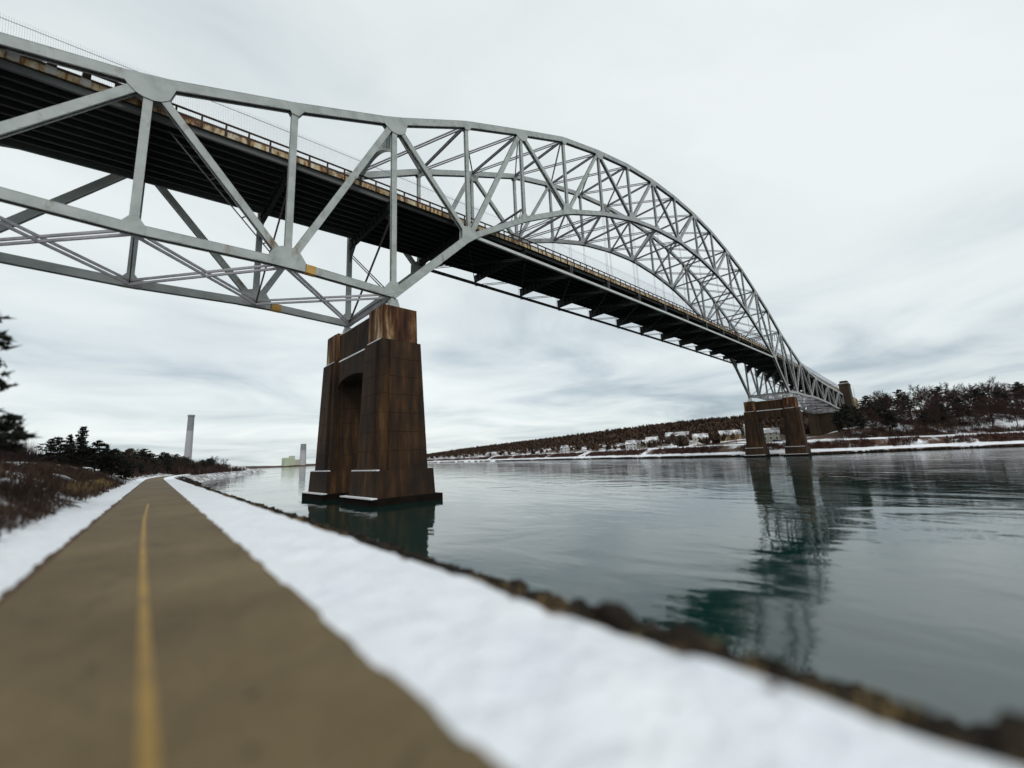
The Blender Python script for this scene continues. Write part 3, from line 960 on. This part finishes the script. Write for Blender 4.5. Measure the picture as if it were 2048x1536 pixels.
# far abutment: tall pylons, front wall, tan wing wall
ax = 23 * P
ab = thing('bridge_abutment', (ax, WT / 2, 0), 'tall brown concrete abutment with square pylons at the far end of the bridge', 'abutment')
for y in (-1.3, WT + 1.3):
    b = MB(); b.frustum(ax + 4, y, 5.2, 3.4, 4, 3.4, 2.5, 40.5); b.frustum(ax + 4, y, 3.6, 2.7, 40.5, 3.5, 2.6, 41.6); b.frustum(ax + 4, y, 3.0, 2.1, 41.6, 2.6, 1.8, 43.4); b.build('pylon', M['abut'], ab)
    b = MB(); b.box(ax + 0.5, ax + 1.1, y - 2.4, y + 2.4, 41.6, 41.85); b.build('snow_ledge', M['ledgesnow'], ab)
b = MB(); b.box(ax + 1, ax + 7, 1.5, WT - 1.5, 4, 23.4); b.box(ax + 3, ax + 8, 1.5, WT - 1.5, 23.4, RZ(ax) - 2.5); b.build('front_wall', M['abut'], ab)
b = MB(); b.hexa([(ax + 8, -1.2, 4), (ax + 44, -1.2, 4), (ax + 44, WT + 1.2, 4), (ax + 8, WT + 1.2, 4), (ax + 8, -1.2, 35.8), (ax + 44, -1.2, 34.3), (ax + 44, WT + 1.2, 34.3), (ax + 8, WT + 1.2, 35.8)]); b.build('wing_wall', M['abutpale'], ab)

# ------------------------------------------------------------------ road things on and near the bridge
lx, lz = ax + 41, 34.4
t = thing('street_lamp', (lx, -0.4, lz), 'tall thin grey street lamp on the bridge approach beyond the pylon', 'street lamp')
b = MB(); b.tube((lx, -.4, lz), (lx, -.4, lz + 7.6), .11, .07, 8); b.tube((lx, -.4, lz + 7.6), (lx - 0.3, 1.2, lz + 8.1), .06, .05, 8); b.build('pole', M['lampsteel'], t)
b = MB(); b.frustum(lx - .35, 1.5, .16, .42, lz + 8.0, .10, .3, lz + 8.2); b.build('lamp_head', M['lampsteel'], t)


def find_sd(x, y):
    best = None
    for s in np.arange(100, 1500, 3):
        p0 = shore(s); d = (x - p0.x) / IN.x; yy = p0.y + IN.y * d
        if best is None or abs(yy - y) < best[0]: best = (abs(yy - y), s, d)
    return best[1], best[2]


def ground_far(x, y):
    s, d = find_sd(x, y); return far_z(s, d)


# dark car parked behind the far pier
cx, cy = 243, 22.5
cz = ground_far(cx, cy)
t = thing('parked_car', (cx, cy, cz), 'dark blue car parked in the snow behind the arch of the far pier', 'car')
ca = Vector((0.25, -0.97, 0)); cn = Vector((0.97, 0.25, 0)); o = Vector((cx, cy, cz))


def cpt(a, n, z): return o + ca * a + cn * n + Vector((0, 0, z))


def cbox(b, prof, n0, n1):
    b.prism([cpt(a, n0, z) for a, z in prof], None, cn * (n1 - n0))


b = MB(); cbox(b, [(-2.3, .35), (2.3, .35), (2.35, .75), (1.2, .95), (-2.0, 1.0), (-2.35, .8)], -.9, .9); b.build('body', M['carpaint'], t)
b = MB(); cbox(b, [(-1.9, .98), (1.1, .95), (.45, 1.48), (-1.3, 1.5)], -.78, .78); b.build('cabin', M['hglass'], t)
b = MB(); cbox(b, [(.35, 1.48), (-1.2, 1.5), (-1.1, 1.58), (.2, 1.56)], -.74, .74); b.build('roof', M['ledgesnow'], t)
for a in (-1.4, 1.45):
    for n in (-.92, .72):
        b = MB(); b.tube(cpt(a, n, .33), cpt(a, n + .2, .33), .33, .33, 14); b.build('wheel', M['rubber'], t)


# ------------------------------------------------------------------ houses on the far bank
def house(x, y, L_, D_, H, rot, wall, label, roofm=None, zoff=0.0, group=None):
    z = ground_far(x, y) + zoff
    t = thing('house', (x, y, z), label, 'house', group)
    c, s = math.cos(rot), math.sin(rot)

    def w(a, n, h): return Vector((x + a * c - n * s, y + a * s + n * c, z + h))
    b = MB()
    b.hexa([w(-L_/2, -D_/2, -2), w(L_/2, -D_/2, -2), w(L_/2, D_/2, -2), w(-L_/2, D_/2, -2), w(-L_/2, -D_/2, H), w(L_/2, -D_/2, H), w(L_/2, D_/2, H), w(-L_/2, D_/2, H)])
    rh = D_ * 0.38
    for a in (-L_/2, L_/2 - .2):
        b.prism([w(a, -D_/2, H + .002), w(a, D_/2, H + .002), w(a, 0, H + rh)], None, Vector((c * .2, s * .2, 0)))
    b.build('wall', wall, t)
    b = MB()
    for sg in (-1, 1):
        p0, p1 = w(-L_/2 - .4, sg * (D_/2 + .45), H - .3), w(L_/2 + .4, sg * (D_/2 + .45), H - .3)
        r1, r0 = w(L_/2 + .4, 0, H + rh + .06), w(-L_/2 - .4, 0, H + rh + .06)
        up = Vector((0, 0, .22))
        b.hexa([p0, p1, r1, r0, p0 + up, p1 + up, r1 + up, r0 + up])
    rf = b.build('roof', roofm or M['roofsnow'], t)
    b = MB(); q = w(L_ * .2, .3, H + rh - .8); b.box(q.x - .4, q.x + .4, q.y - .4, q.y + .4, q.z, q.z + 2.2); b.build('chimney', M['hgrey'], rf)
    nw = max(2, int(L_ / 3.2))
    for row in range(2 if H > 4.5 else 1):
        for k in range(nw):
            a = -L_/2 + (k + .5) * L_ / nw; hh = 1.0 + 2.8 * row
            for sg in (-1,):
                def win(n, e):
                    return [w(a - .55 - e, sg * (D_/2 + n), hh - e), w(a + .55 + e, sg * (D_/2 + n), hh - e), w(a + .55 + e, sg * (D_/2 + n), hh + 1.4 + e), w(a - .55 - e, sg * (D_/2 + n), hh + 1.4 + e)]
                nd = w(0, sg, 0) - w(0, 0, 0)
                b = MB(); b.prism(win(.0, .12), None, nd * .06); fr_ = b.build('window', M['trim'], t)
                b = MB(); b.prism(win(.063, 0), None, nd * .02); b.build('pane', M['hglass'], fr_)
    b = MB(); b.prism([w(-L_/2 - .003, -.5, 0), w(-L_/2 - .003, .5, 0), w(-L_/2 - .003, .5, 2.1), w(-L_/2 - .003, -.5, 2.1)], None, (w(-.06, 0, 0) - w(0, 0, 0))); b.build('door', M['hgrey'], t)
    return t


RT = -1.25                                                # long side towards the canal
house(331, 168, 10, 8, 5.4, RT, M['hwhite'], 'white two storey house on the far shore, leftmost of the row of three')
house(338, 160, 9, 7, 3.4, RT, M['hcream'], 'low cream house on the far shore between two white houses', zoff=0.5)
house(350, 157, 11, 8, 5.4, RT, M['hwhite'], 'white two storey house on the far shore, rightmost of the row of three')
house(388, 150, 22, 9, 3.2, RT, M['hgrey'], 'long low grey building with a snowy roof on the far hillside', zoff=1.2)
house(341, 107, 12, 8, 3.6, -1.1, M['hcream'], 'single cream house under the wooded ridge left of the far pier')
house(331, 79, 15, 9, 4.0, -1.1, M['htan'], 'ochre shingled building beside the left leg of the far pier')
house(337, 67, 5, 6, 8.5, -1.1, M['hwhite'], 'tall narrow white building touching the left leg of the far pier')
house(292, 39, 10, 8, 5.2, -1.3, M['hcream'], 'cream house seen through the arch of the far pier')
house(371, 285, 9, 7, 5.6, RT, M['hwhite'], 'lone white house on the far shore below the wooded hill')
house(424, 487, 18, 9, 3.5, RT, M['hwhite'], 'white roofed house far along the shore next to the near pier')

# ------------------------------------------------------------------ power station in the distance
def stack(x, y, h, r0, r1, label, ring=True):
    t = thing('smokestack', (x, y, 0), label, 'smokestack')
    b = MB(); b.tube((x, y, 0), (x, y, h * .72), r0, r0 + (r1 - r0) * .72, 20); b.build('shaft', M['stack'], t)
    b = MB(); b.tube((x, y, h * .72), (x, y, h - 4), r0 + (r1 - r0) * .72, r1, 20); b.tube((x, y, h - 4), (x, y, h), r1 + .9, r1 + .9, 20); b.build('top_band', M['stackdark'], t)


stack(86, 1144, 129, 7.6, 6.0, 'tall pale smokestack with a darker top rising over the trees beyond the path')
stack(712, 2442, 121, 17, 14, 'short faint lavender smokestack beside the pale green plant on the horizon')
t = thing('power_plant', (667, 2455, 0), 'pale green boxy power plant on the horizon left of the near pier', 'power plant')
b = MB(); b.box(622, 655, 2440, 2500, 0, 48); b.box(655.05, 672, 2442, 2500, 0, 56); b.build('boiler_hall', M['plant'], t)
b = MB(); b.box(672.05, 708, 2440, 2495, 0, 38); b.build('turbine_hall', M['hcream'], t)
b = MB(); b.box(655.5, 671.5, 2445, 2490, 56, 58); b.build('roof_plant', M['stackdark'], t)


# ------------------------------------------------------------------ trees
def bare_tree(seed, h=11.0, spread=0.38, twn=7, tw=0.05):
    r = random.Random(seed); tr = MB(); cr = MB()

    def seg_chain(b, p, d, ln, r0, n, sides, wob):
        pts = [p]
        for k in range(n):
            d = (d + Vector((r.uniform(-wob, wob), r.uniform(-wob, wob), r.uniform(-wob * .4, wob * .7)))).normalized()
            q = pts[-1] + d * (ln / n)
            b.tube(pts[-1], q, r0 * (1 - .75 * k / n), r0 * (1 - .75 * (k + 1) / n), sides, False)
            pts.append(q)
        return pts, d
    tp_, _ = seg_chain(tr, Vector((0, 0, -.3)), Vector((r.uniform(-.08, .08), r.uniform(-.08, .08), 1)), h * .8, h * .016, 6, 6, .12)

    def twig(p, d, ln, w):
        q = p + d * ln; sd_ = d.cross(Vector((r.uniform(-1, 1), r.uniform(-1, 1), r.uniform(-1, 1)))).normalized() * w
        cr.tri(p - sd_, p + sd_, q)
        return q
    for k in range(11):
        f = .28 + .72 * k / 10; i = min(5, int(f * 6)); base = tp_[i].lerp(tp_[min(6, i + 1)], f * 6 - i)
        a = k * 2.4 + r.uniform(-.5, .5); up = .35 + .8 * f
        d = Vector((math.cos(a), math.sin(a), up)).normalized()
        ln = h * spread * (1.15 - .6 * abs(f - .55)) * r.uniform(.75, 1.15)
        pts, dl = seg_chain(tr, base, d, ln, h * .006, 3, 4, .22)
        for j in range(9):
            g = r.uniform(.25, 1.0) * 3; jj = min(2, int(g)); bp = pts[jj].lerp(pts[jj + 1], g - jj)
            d2 = (dl + Vector((r.uniform(-1, 1), r.uniform(-1, 1), r.uniform(-.3, .9)))).normalized(); l2 = ln * r.uniform(.25, .5)
            e = twig(bp, d2, l2, tw * 1.5)
            for _ in range(twn):
                bp2 = bp.lerp(e, r.uniform(.2, 1)); d3 = (d2 + Vector((r.uniform(-1, 1), r.uniform(-1, 1), r.uniform(-.4, .8)))).normalized()
                l3 = l2 * r.uniform(.35, .7); e3 = twig(bp2, d3, l3, tw)
                for _ in range(2):
                    d4 = (d3 + Vector((r.uniform(-1, 1), r.uniform(-1, 1), r.uniform(-.5, .7)))).normalized()
                    twig(bp2.lerp(e3, r.uniform(.2, .9)), d4, l3 * r.uniform(.3, .6), tw * .8)
    return tr, cr


def pine_tree(seed, h=11.0, base=.25, width=.28, layers=16, per=6, tuft=10, ts_=.55, flat=.25, conic=True):
    r = random.Random(seed); tr = MB(); cr = MB()
    tr.tube((0, 0, -.3), (0, 0, h * .55), h * .017, h * .011, 7, False); tr.tube((0, 0, h * .55), (0, 0, h * .97), h * .011, h * .002, 6, False)
    for k in range(layers):
        f = k / (layers - 1); z = h * (base + (1 - base) * .97 * f)
        wd = h * width * ((1 - f) ** .75 * 1.0 + .06 if conic else (math.sin(math.pi * (.15 + .82 * f)) ** .7))
        for j in range(per):
            a = r.uniform(0, 6.28); ln = wd * r.uniform(.55, 1.15)
            d = Vector((math.cos(a), math.sin(a), r.uniform(-flat, flat * 1.2)))
            p = Vector((0, 0, z)); q = p + d * ln
            tr.tube(p, q, .05 * h / 11, .015, 3, False)
            n = max(3, int(tuft * ln / (h * .2)))
            for _ in range(n):
                c = p.lerp(q, r.uniform(.25, 1.05)) + Vector((r.uniform(-.25, .25), r.uniform(-.25, .25), r.uniform(-.1, .15))) * (h / 11)
                for _2 in range(3):
                    u = Vector((r.uniform(-1, 1), r.uniform(-1, 1), r.uniform(-.5, .6))).normalized() * ts_ * r.uniform(.6, 1.2)
                    v = u.cross(Vector((r.uniform(-1, 1), r.uniform(-1, 1), r.uniform(-1, 1)))).normalized() * ts_ * .22
                    cr.tri(c - u * .4 - v, c - u * .4 + v, c + u)
    return tr, cr


def tree_proto(name, gen, mt, mc):
    tr, cr = gen
    return (name, tr.mesh('trunk', mt), cr.mesh('crown', mc))


bare = [tree_proto('bare_tree', bare_tree(k, 11), M['bark'], M['twig']) for k in range(6)]
pines = [tree_proto('pine_tree', pine_tree(20 + k, 11, .38, .30, 12, 6, 9, .75, .3, False), M['bark'], M['needle']) for k in range(3)]
spruces = [tree_proto('spruce_tree', pine_tree(40 + k, 10, .05, .26, 22, 7, 8, .6, .2, True), M['bark'], M['needle']) for k in range(2)]


def plant(proto, loc, s, rz, label, group, cat='tree', sz=None):
    t = thing(proto[0], loc, label, cat, group)
    t.scale = (s, s, sz or s); t.rotation_euler = (0, 0, rz)
    link('trunk', proto[1], t); link('crown', proto[2], t)
    return t


r = random.Random(99)
# wooded hill right of the abutment
cnt = 0
tries = 0
placed = []
while cnt < 285 and tries < 20000:
    tries += 1
    s = r.uniform(60, 312); d = 29.5 + 78 * r.random() ** 1.25
    q = fw(s, d, 0)
    if q.y > -7 or q.x > 430: continue
    if q.x > ax - 14 and q.y > -9: continue
    if any((q.x - a) ** 2 + (q.y - b_) ** 2 < 4 for a, b_ in placed): continue
    placed.append((q.x, q.y))
    q.z = far_z(s, d) - .1
    z1 = 'low on' if d < 45 else ('halfway up' if d < 72 else 'topping')
    az = math.degrees(math.atan2(q.y - CAM.y, q.x - CAM.x))
    z2 = 'beside the pylon' if az > 5 else ('mid wood' if az > 0.5 else 'towards the right edge')
    k = r.random(); sc_ = r.uniform(.8, 1.25)
    z3 = 'tall' if sc_ > 1.03 else 'short'
    if k < (0.42 if az > 2.5 else 0.22):
        plant(r.choice(pines), q, sc_, r.uniform(0, 6.28), '%s dark spreading pine %s the far snowy hill, %s' % (z3, z1, z2), 'pines on the far hill')
    else:
        plant(r.choice(bare), q, sc_, r.uniform(0, 6.28), '%s leafless brown tree %s the far snowy hill, %s' % (z3, z1, z2), 'bare trees on the far hill')
    cnt += 1
us = MB()
for _ in range(3600):
    s = r.uniform(40, 312); d = 28.5 + 70 * r.random() ** 1.9
    q = fw(s, d, 0)
    if q.y > -9 or (d > 34 and math.sin(s * .13 + d * .2) + math.sin(d * .31 - s * .05) > .7): continue
    z = far_z(s, d); hh = r.uniform(1.2, 3.6)
    for _2 in range(13):
        a = r.uniform(0, 6.28); c = Vector((q.x + r.uniform(-1, 1), q.y + r.uniform(-1, 1), z - .1)); e = c + Vector((math.cos(a) * hh * .4, math.sin(a) * hh * .4, hh * r.uniform(.4, 1)))
        sd_ = Vector((-math.sin(a), math.cos(a), 0)) * r.uniform(.05, .12)
        us.tri(c - sd_, c + sd_, e)
tag(us.build('wood_undergrowth', M['twig']), label='dark twiggy undergrowth beneath the trees of the far hill', cat='undergrowth', kind='stuff')
# bushy dark evergreens at the foot of the abutment
for k, (x, y, s, lab) in enumerate([(239, -7.2, .78, 'dark spruce on the far bank in front of the abutment pylon'), (252, -11, .6, 'smaller dark spruce right of the one before the pylon'), (300, 24, .8, 'dark spruce left of the abutment front wall')]):
    plant(spruces[k % 2], (x, y, ground_far(x, y) - .2), s, k * 1.7, lab, None)
# trees left of far pier along the shore
for k, (x, y, s) in enumerate([(262, 92, .8), (268, 105, .9), (275, 128, .8), (312, 205, .9), (330, 255, 1.0), (345, 300, .9), (352, 345, 1.1), (300, 70, .75), (290, 60, .8), (365, 400, 1.0)]):
    plant(bare[k % 6], (x, y, ground_far(x, y) - .1), s, k, 'bare shoreline tree below the houses on the far bank', 'bare trees along the far shore')
for k, (x, y, s) in enumerate([(285, 98, .9), (316, 186, .8), (349, 318, 1.0)]):
    plant(spruces[k % 2], (x, y, ground_far(x, y) - .1), s, k, ['dark evergreen on the far shore nearest the far pier', 'dark evergreen on the far shore by the row of three houses', 'dark evergreen on the far shore midway to the near pier'][k], None)
# far ridge: reads as one mass
hw = MB(); r = random.Random(4)
for _ in range(9000):
    s = 300 + (_sl[-1] - 320) * r.random() ** 1.6
    y = shore(s).y
    d = r.uniform(62 if y > 90 else 105, 480)
    if d < 120 and r.random() < .55: continue
    q = fw(s, d, 0); z = far_z(s, d)
    if q.y < 20: continue
    h = r.uniform(5, 9.5); w = h * r.uniform(.28, .45)
    for _2 in range(13):
        a = r.uniform(0, 6.28); c = Vector((q.x + r.uniform(-.5, .5) * w, q.y + r.uniform(-.5, .5) * w, z + h * r.uniform(.1, .55)))
        e = c + Vector((math.cos(a) * w * .8, math.sin(a) * w * .8, h * r.uniform(.2, .5))); sd_ = Vector((-math.sin(a), math.cos(a), r.uniform(-.3, .3))) * r.uniform(.9, 1.9)
        hw.tri(c - sd_, c + sd_, e)
tag(hw.build('hillside_wood', M['hillwood']), label='brown leafless wood covering the low hills along the far shore', cat='wood', kind='stuff')
# red-brown brush on the far bank slope
fb = MB(); r = random.Random(8)
for _ in range(6500):
    s = r.uniform(40, 700) if r.random() < .75 else r.uniform(700, 1300)
    d = r.choice((r.uniform(3.0, 9.5), r.uniform(3.0, 9.5), r.uniform(3.0, 11.5)))
    q = fw(s, d, 0)
    if math.sin(s * .21) + math.sin(s * .083 + 2) > 1.15 or (-26 < q.y < -22): continue
    if abs(q.y - 7) < 14 and d < 3.5: continue
    z = far_z(s, d); hh = r.uniform(.9, 2.1)
    for _2 in range(16):
        a = r.uniform(0, 6.28); l = r.uniform(.2, 1.0) * hh
        c = Vector((q.x + r.uniform(-.8, .8), q.y + r.uniform(-.8, .8), z - .1)); e = c + Vector((math.cos(a) * l * .7, math.sin(a) * l * .7, hh * r.uniform(.5, 1)))
        sd_ = Vector((-math.sin(a), math.cos(a), 0)) * r.uniform(.06, .14)
        fb.tri(c - sd_, c + sd_, e)
tag(fb.build('bank_brush', M['brush']), label='red brown leafless brush on the slope of the far bank', cat='brush', kind='stuff')

# ------------------------------------------------------------------ near bank planting
nb_ = MB(); r = random.Random(21)
for _ in range(5200):
    t = 2 + 75 * r.random() ** 1.5; l = -3.1 - 6.4 * r.random()
    if math.sin(t * .55 + l) + math.sin(l * 1.4 - t * .21) > 1.05: continue
    hh = r.uniform(.3, 1.1) * (1 if l > -8 else .8)
    z = near_z(t, l) - .05
    for _2 in range(9):
        a = r.uniform(0, 6.28); c = pw(t + r.uniform(-.4, .4), l + r.uniform(-.4, .4), z)
        e = c + Vector((math.cos(a) * hh * r.uniform(.1, .9), math.sin(a) * hh * r.uniform(.1, .9), hh * r.uniform(.3, 1)))
        sd_ = Vector((-math.sin(a), math.cos(a), 0)) * r.uniform(.012, .035)
        nb_.tri(c - sd_, c + sd_, e)
tag(nb_.build('slope_brush', M['brush2']), label='tangled brown brush on the snowy slope left of the path', cat='brush', kind='stuff')
ng = MB()
for _ in range(520):
    t = 36 + 26 * r.random(); l = -3.3 - 0.9 * r.random()
    z = near_z(t, l); hh = r.uniform(.25, .6)
    for _2 in range(6):
        a = r.uniform(0, 6.28); c = pw(t + r.uniform(-.15, .15), l + r.uniform(-.15, .15), z - .03)
        ng.tri(c - Vector((-math.sin(a), math.cos(a), 0)) * .012, c + Vector((-math.sin(a), math.cos(a), 0)) * .012, c + Vector((math.cos(a) * hh * .4, math.sin(a) * hh * .4, hh)))
tag(ng.build('dry_grass', M['grass']), label='tuft of straw coloured dry grass beside the left snow edge', cat='grass', kind='stuff')
ge = MB()
for _ in range(420):
    t = -2 + 60 * r.random() ** 1.3; l = 3.62 + r.gauss(0, .13)
    if math.sin(t * 1.7) + math.sin(t * .61) < .1: continue
    hh = r.uniform(.04, .13); z = 3.17
    for _2 in range(4):
        a = r.uniform(0, 6.28); c = pw(t + r.uniform(-.1, .1), l + r.uniform(-.1, .1), z - .02)
        sd_ = Vector((-math.sin(a), math.cos(a), 0)) * .01
        ge.tri(c - sd_, c + sd_, c + Vector((math.cos(a) * hh * .6, math.sin(a) * hh * .6, hh)))
tag(ge.build('edge_grass', M['grass']), label='dry straw grass poking through the outer edge of the snow strip', cat='grass', kind='stuff')


# riprap stones: nearest ones singly, the rest as one
def rock_mesh(seed):
    r_ = random.Random(seed)
    import bmesh
    bm = bmesh.new(); bmesh.ops.create_icosphere(bm, subdivisions=2, radius=1)
    k = [(Vector((r_.gauss(0, 1), r_.gauss(0, 1), r_.gauss(0, 1))).normalized(), r_.uniform(.45, .85)) for _ in range(11)]
    for v in bm.verts:
        for n_, d_ in k:                                  # cut facets
            e = v.co.dot(n_) - d_
            if e > 0: v.co -= n_ * e
        v.co.x *= 1.15; v.co.z *= .8
    me = bpy.data.meshes.new('riprap_stone'); bm.to_mesh(me); bm.free(); me.materials.append(M['rock']); return me


rocks = [rock_mesh(k) for k in range(7)]
r = random.Random(31); n = 0
cand = []
for _ in range(4200):
    t = -1.5 + 200 * r.random() ** 2.0; l = 3.85 + 6.4 * r.random()
    cand.append((t, l))
cand.sort(key=lambda c: math.hypot(c[0], c[1]) + (0 if c[1] < 5.5 else 6))
rest = MB()
for t, l in cand:
    s = r.uniform(.13, .36) * (.7 if l < 4.6 else 1.15)
    z = near_z(t, l) - s * .10 - (.05 if l < 5 else 0)
    if n < 275:
        o = link('riprap_stone', r.choice(rocks), None, pw(t, l, z)); o.scale = (s, s * r.uniform(.8, 1.1), s * r.uniform(.75, 1.0)); o.rotation_euler = (r.uniform(-.4, .4), r.uniform(-.4, .4), r.uniform(0, 6.28))
        tag(o, '%s dark brown riprap stone %s, %s' % ('big' if s > .3 else 'middling' if s > .2 else 'small', 'at the snow edge' if l < 5 else 'halfway down the slope' if l < 7.5 else 'near the water', 'closest to the camera' if t < 4 else 'a few steps ahead' if t < 10 else 'further along before the pier'), 'stone', 'riprap stones along the near bank')
        n += 1
    else:
        q = pw(t, l, z)
        a = r.uniform(0, 3.1); u = Vector((math.cos(a), math.sin(a), r.uniform(-.2, .2))) * s; v = Vector((-math.sin(a), math.cos(a), r.uniform(-.2, .2))) * s * .8; w = Vector((0, 0, s * .55))
        rest.hexa([q - u - v - w, q + u - v - w, q + u + v - w, q - u + v - w, q - u * .7 - v * .6 + w, q + u * .6 - v * .7 + w, q + u * .7 + v * .6 + w * 1.1, q - u * .6 + v * .7 + w * .8])
for k in range(13):
    t = -0.6 + 0.42 * k + r.uniform(-.1, .1); l = 4.15 + r.uniform(-.12, .6); sz_ = r.uniform(.2, .36)
    o = link('riprap_stone', rocks[k % 7], None, pw(t, l, near_z(t, l) + .02)); o.scale = (sz_ * 1.2, sz_, sz_ * r.uniform(.7, 1)); o.rotation_euler = (r.uniform(-.4, .4), r.uniform(-.4, .4), r.uniform(0, 6.28))
    tag(o, 'dark boulder proud of the snow edge, %s up the bank from the bottom right corner' % ['first', 'second', 'third', 'fourth', 'fifth', 'sixth', 'seventh', 'eighth', 'ninth', 'tenth', 'eleventh', 'twelfth', 'last'][k], 'stone', 'riprap stones along the near bank')
tag(rest.build('riprap', M['rock']), label='dark riprap stones along the near canal edge further off', cat='stones', kind='stuff')
# trees on the left
plant(tree_proto('pine_tree', pine_tree(77, 11.5, .08, .27, 30, 12, 30, .42, .35, True), M['bark'], M['needle']), pw(24, -6.5, near_z(24, -6.5) - .2), .80, .4, 'dark pine leaning into the left edge of the view beside the path', None)
plant(bare[2], pw(34, -11.5, near_z(34, -11.5) - .1), .42, 2.0, 'thin bare tree right of the dark pine at the left edge', None)
r = random.Random(55)
for k in range(30):
    t = 26 + 70 * r.random(); l = -14.5 - 14 * r.random()
    sc_ = r.uniform(.34, .55)
    plant(bare[k % 6], pw(t, l, near_z(t, l) - .1), sc_, r.uniform(0, 6.28), '%s leafless tree in the %s of the thicket left of the path' % ('tall' if sc_ > .45 else 'low', 'near part' if t < 50 else 'far part'), 'bare trees of the left thicket')
th = MB()
for _ in range(8200):
    t = 4 + 95 * r.random() ** 1.3; l = -13.8 - 13 * r.random() ** 1.3
    z = near_z(t, l) - .1; hh = r.uniform(1.6, 4.2)
    for _2 in range(9):
        a = r.uniform(0, 6.28); c = pw(t + r.uniform(-.6, .6), l + r.uniform(-.6, .6), z)
        e = c + Vector((math.cos(a) * hh * r.uniform(.05, .6), math.sin(a) * hh * r.uniform(.05, .6), hh * r.uniform(.35, 1)))
        sd_ = Vector((-math.sin(a), math.cos(a), 0)) * r.uniform(.02, .05)
        th.tri(c - sd_, c + sd_, e)
tag(th.build('thicket', M['twig']), label='dark twiggy thicket behind the snowy terrace left of the path', cat='thicket', kind='stuff')
for k, (t, l, s, lab) in enumerate([(88, -8.6, .66, 'pointed dark evergreen rising above the left tree clump'), (92, -5.2, .52, 'rounded dark pine on the right of the left tree clump'), (84, -10.6, .5, 'dark pine at the left end of the evergreen clump'), (96, -3.9, .42, 'small dark pine sloping down to the path from the clump'), (90, -7.0, .56, 'broad dark pine in the middle of the evergreen clump'), (86, -9.6, .48, 'dark spruce squeezed between the pointed evergreen and the left pine'), (94, -6.2, .5, 'dark spruce just left of the rounded pine')]):
    plant(spruces[k % 2] if k in (0, 5, 6) else pines[k % 3], pw(t, l, near_z(t, l) - (.4 if k in (0, 5, 6) else 1.6)), s, k * 1.3, lab, None)
for k in range(64):                                       # low dark wood where the path meets the horizon
    t = 125 + 275 * (k + r.random()) / 64
    l = (-16 + 12.5 * r.random()) if t < 235 else (-20 + 25 * r.random())
    sc_ = r.uniform(.5, .8) * (.8 if t < 180 else 1.15)
    kind = 'dark pine' if k % 3 else 'bare brown tree'
    plant(pines[k % 3] if k % 3 else bare[k % 6], pw(t, l, max(2.4, near_z(t, min(l, 4))) - 2.2), sc_, r.uniform(0, 6.28), 'low %s in the %s part of the wood ending the path' % (kind, 'near' if t < 200 else 'middle' if t < 300 else 'farthest'), 'trees closing the far end of the path')
lw = MB()
for _ in range(1500):
    t = 110 + 300 * r.random(); l = (-24 + 20 * r.random()) if t < 235 else (-30 + 37 * r.random())
    z = max(2.0, near_z(t, min(l, 4))) - .2; hh = r.uniform(1.5, 5.5) * (.5 if t < 160 else 1)
    for _2 in range(8):
        a = r.uniform(0, 6.28); c = pw(t + r.uniform(-1, 1), l + r.uniform(-1, 1), z); e = c + Vector((math.cos(a) * hh * .3, math.sin(a) * hh * .3, hh * r.uniform(.5, 1)))
        sd_ = Vector((-math.sin(a), math.cos(a), 0)) * r.uniform(.15, .35)
        lw.tri(c - sd_, c + sd_, e)
tag(lw.build('low_wood', M['twig']), label='low dark scrub wood where the path meets the horizon', cat='scrub', kind='stuff')
r = random.Random(17)
for k, (t, l, lab) in enumerate([(2.02, 3.42, 'dead brown weed tuft on the snow near its outer edge, middle one of three'), (1.33, 3.36, 'dead brown weed tuft on the snow, nearest the bottom right of the view'), (3.15, 3.40, 'dead brown weed tuft on the snow, farthest of three')]):
    b = MB(); q = pw(t, l, 3.27)
    for _ in range(26):
        a = r.uniform(0, 6.28); d = r.uniform(0, .05); c = q + Vector((math.cos(a) * d, math.sin(a) * d, 0)); hh = r.uniform(.03, .11)
        sd_ = Vector((-math.sin(a), math.cos(a), 0)) * .006
        b.tri(c - sd_, c + sd_, c + Vector((math.cos(a) * hh, math.sin(a) * hh, hh * r.uniform(.3, .9))))
    tag(b.build('weed_tuft', M['brush2']), lab, 'weed')
# leaves on the path
for k, (t, l, s) in enumerate([(4.0, 0.70, .05), (3.26, 0.58, .045)]):
    q = pw(t, l, 3.232)
    b = MB()
    pts = [(1.0, 0), (.5, .45), (-.3, .55), (-.9, .2), (-1.1, 0), (-.8, -.3), (-.2, -.6), (.6, -.4)]
    ctr = q + Vector((0, 0, .018))
    for (a, c), (e, g) in zip(pts, pts[1:] + pts[:1]):
        b.tri(ctr, q + Vector((a * s, c * s, .004)), q + Vector((e * s, g * s, .004)))
    o = b.build('fallen_leaf', M['leaf'])
    tag(o, ['dark wet leaf lying on the path, the farther of two', 'dark wet leaf lying on the path, the nearer of two'][k], 'leaf')
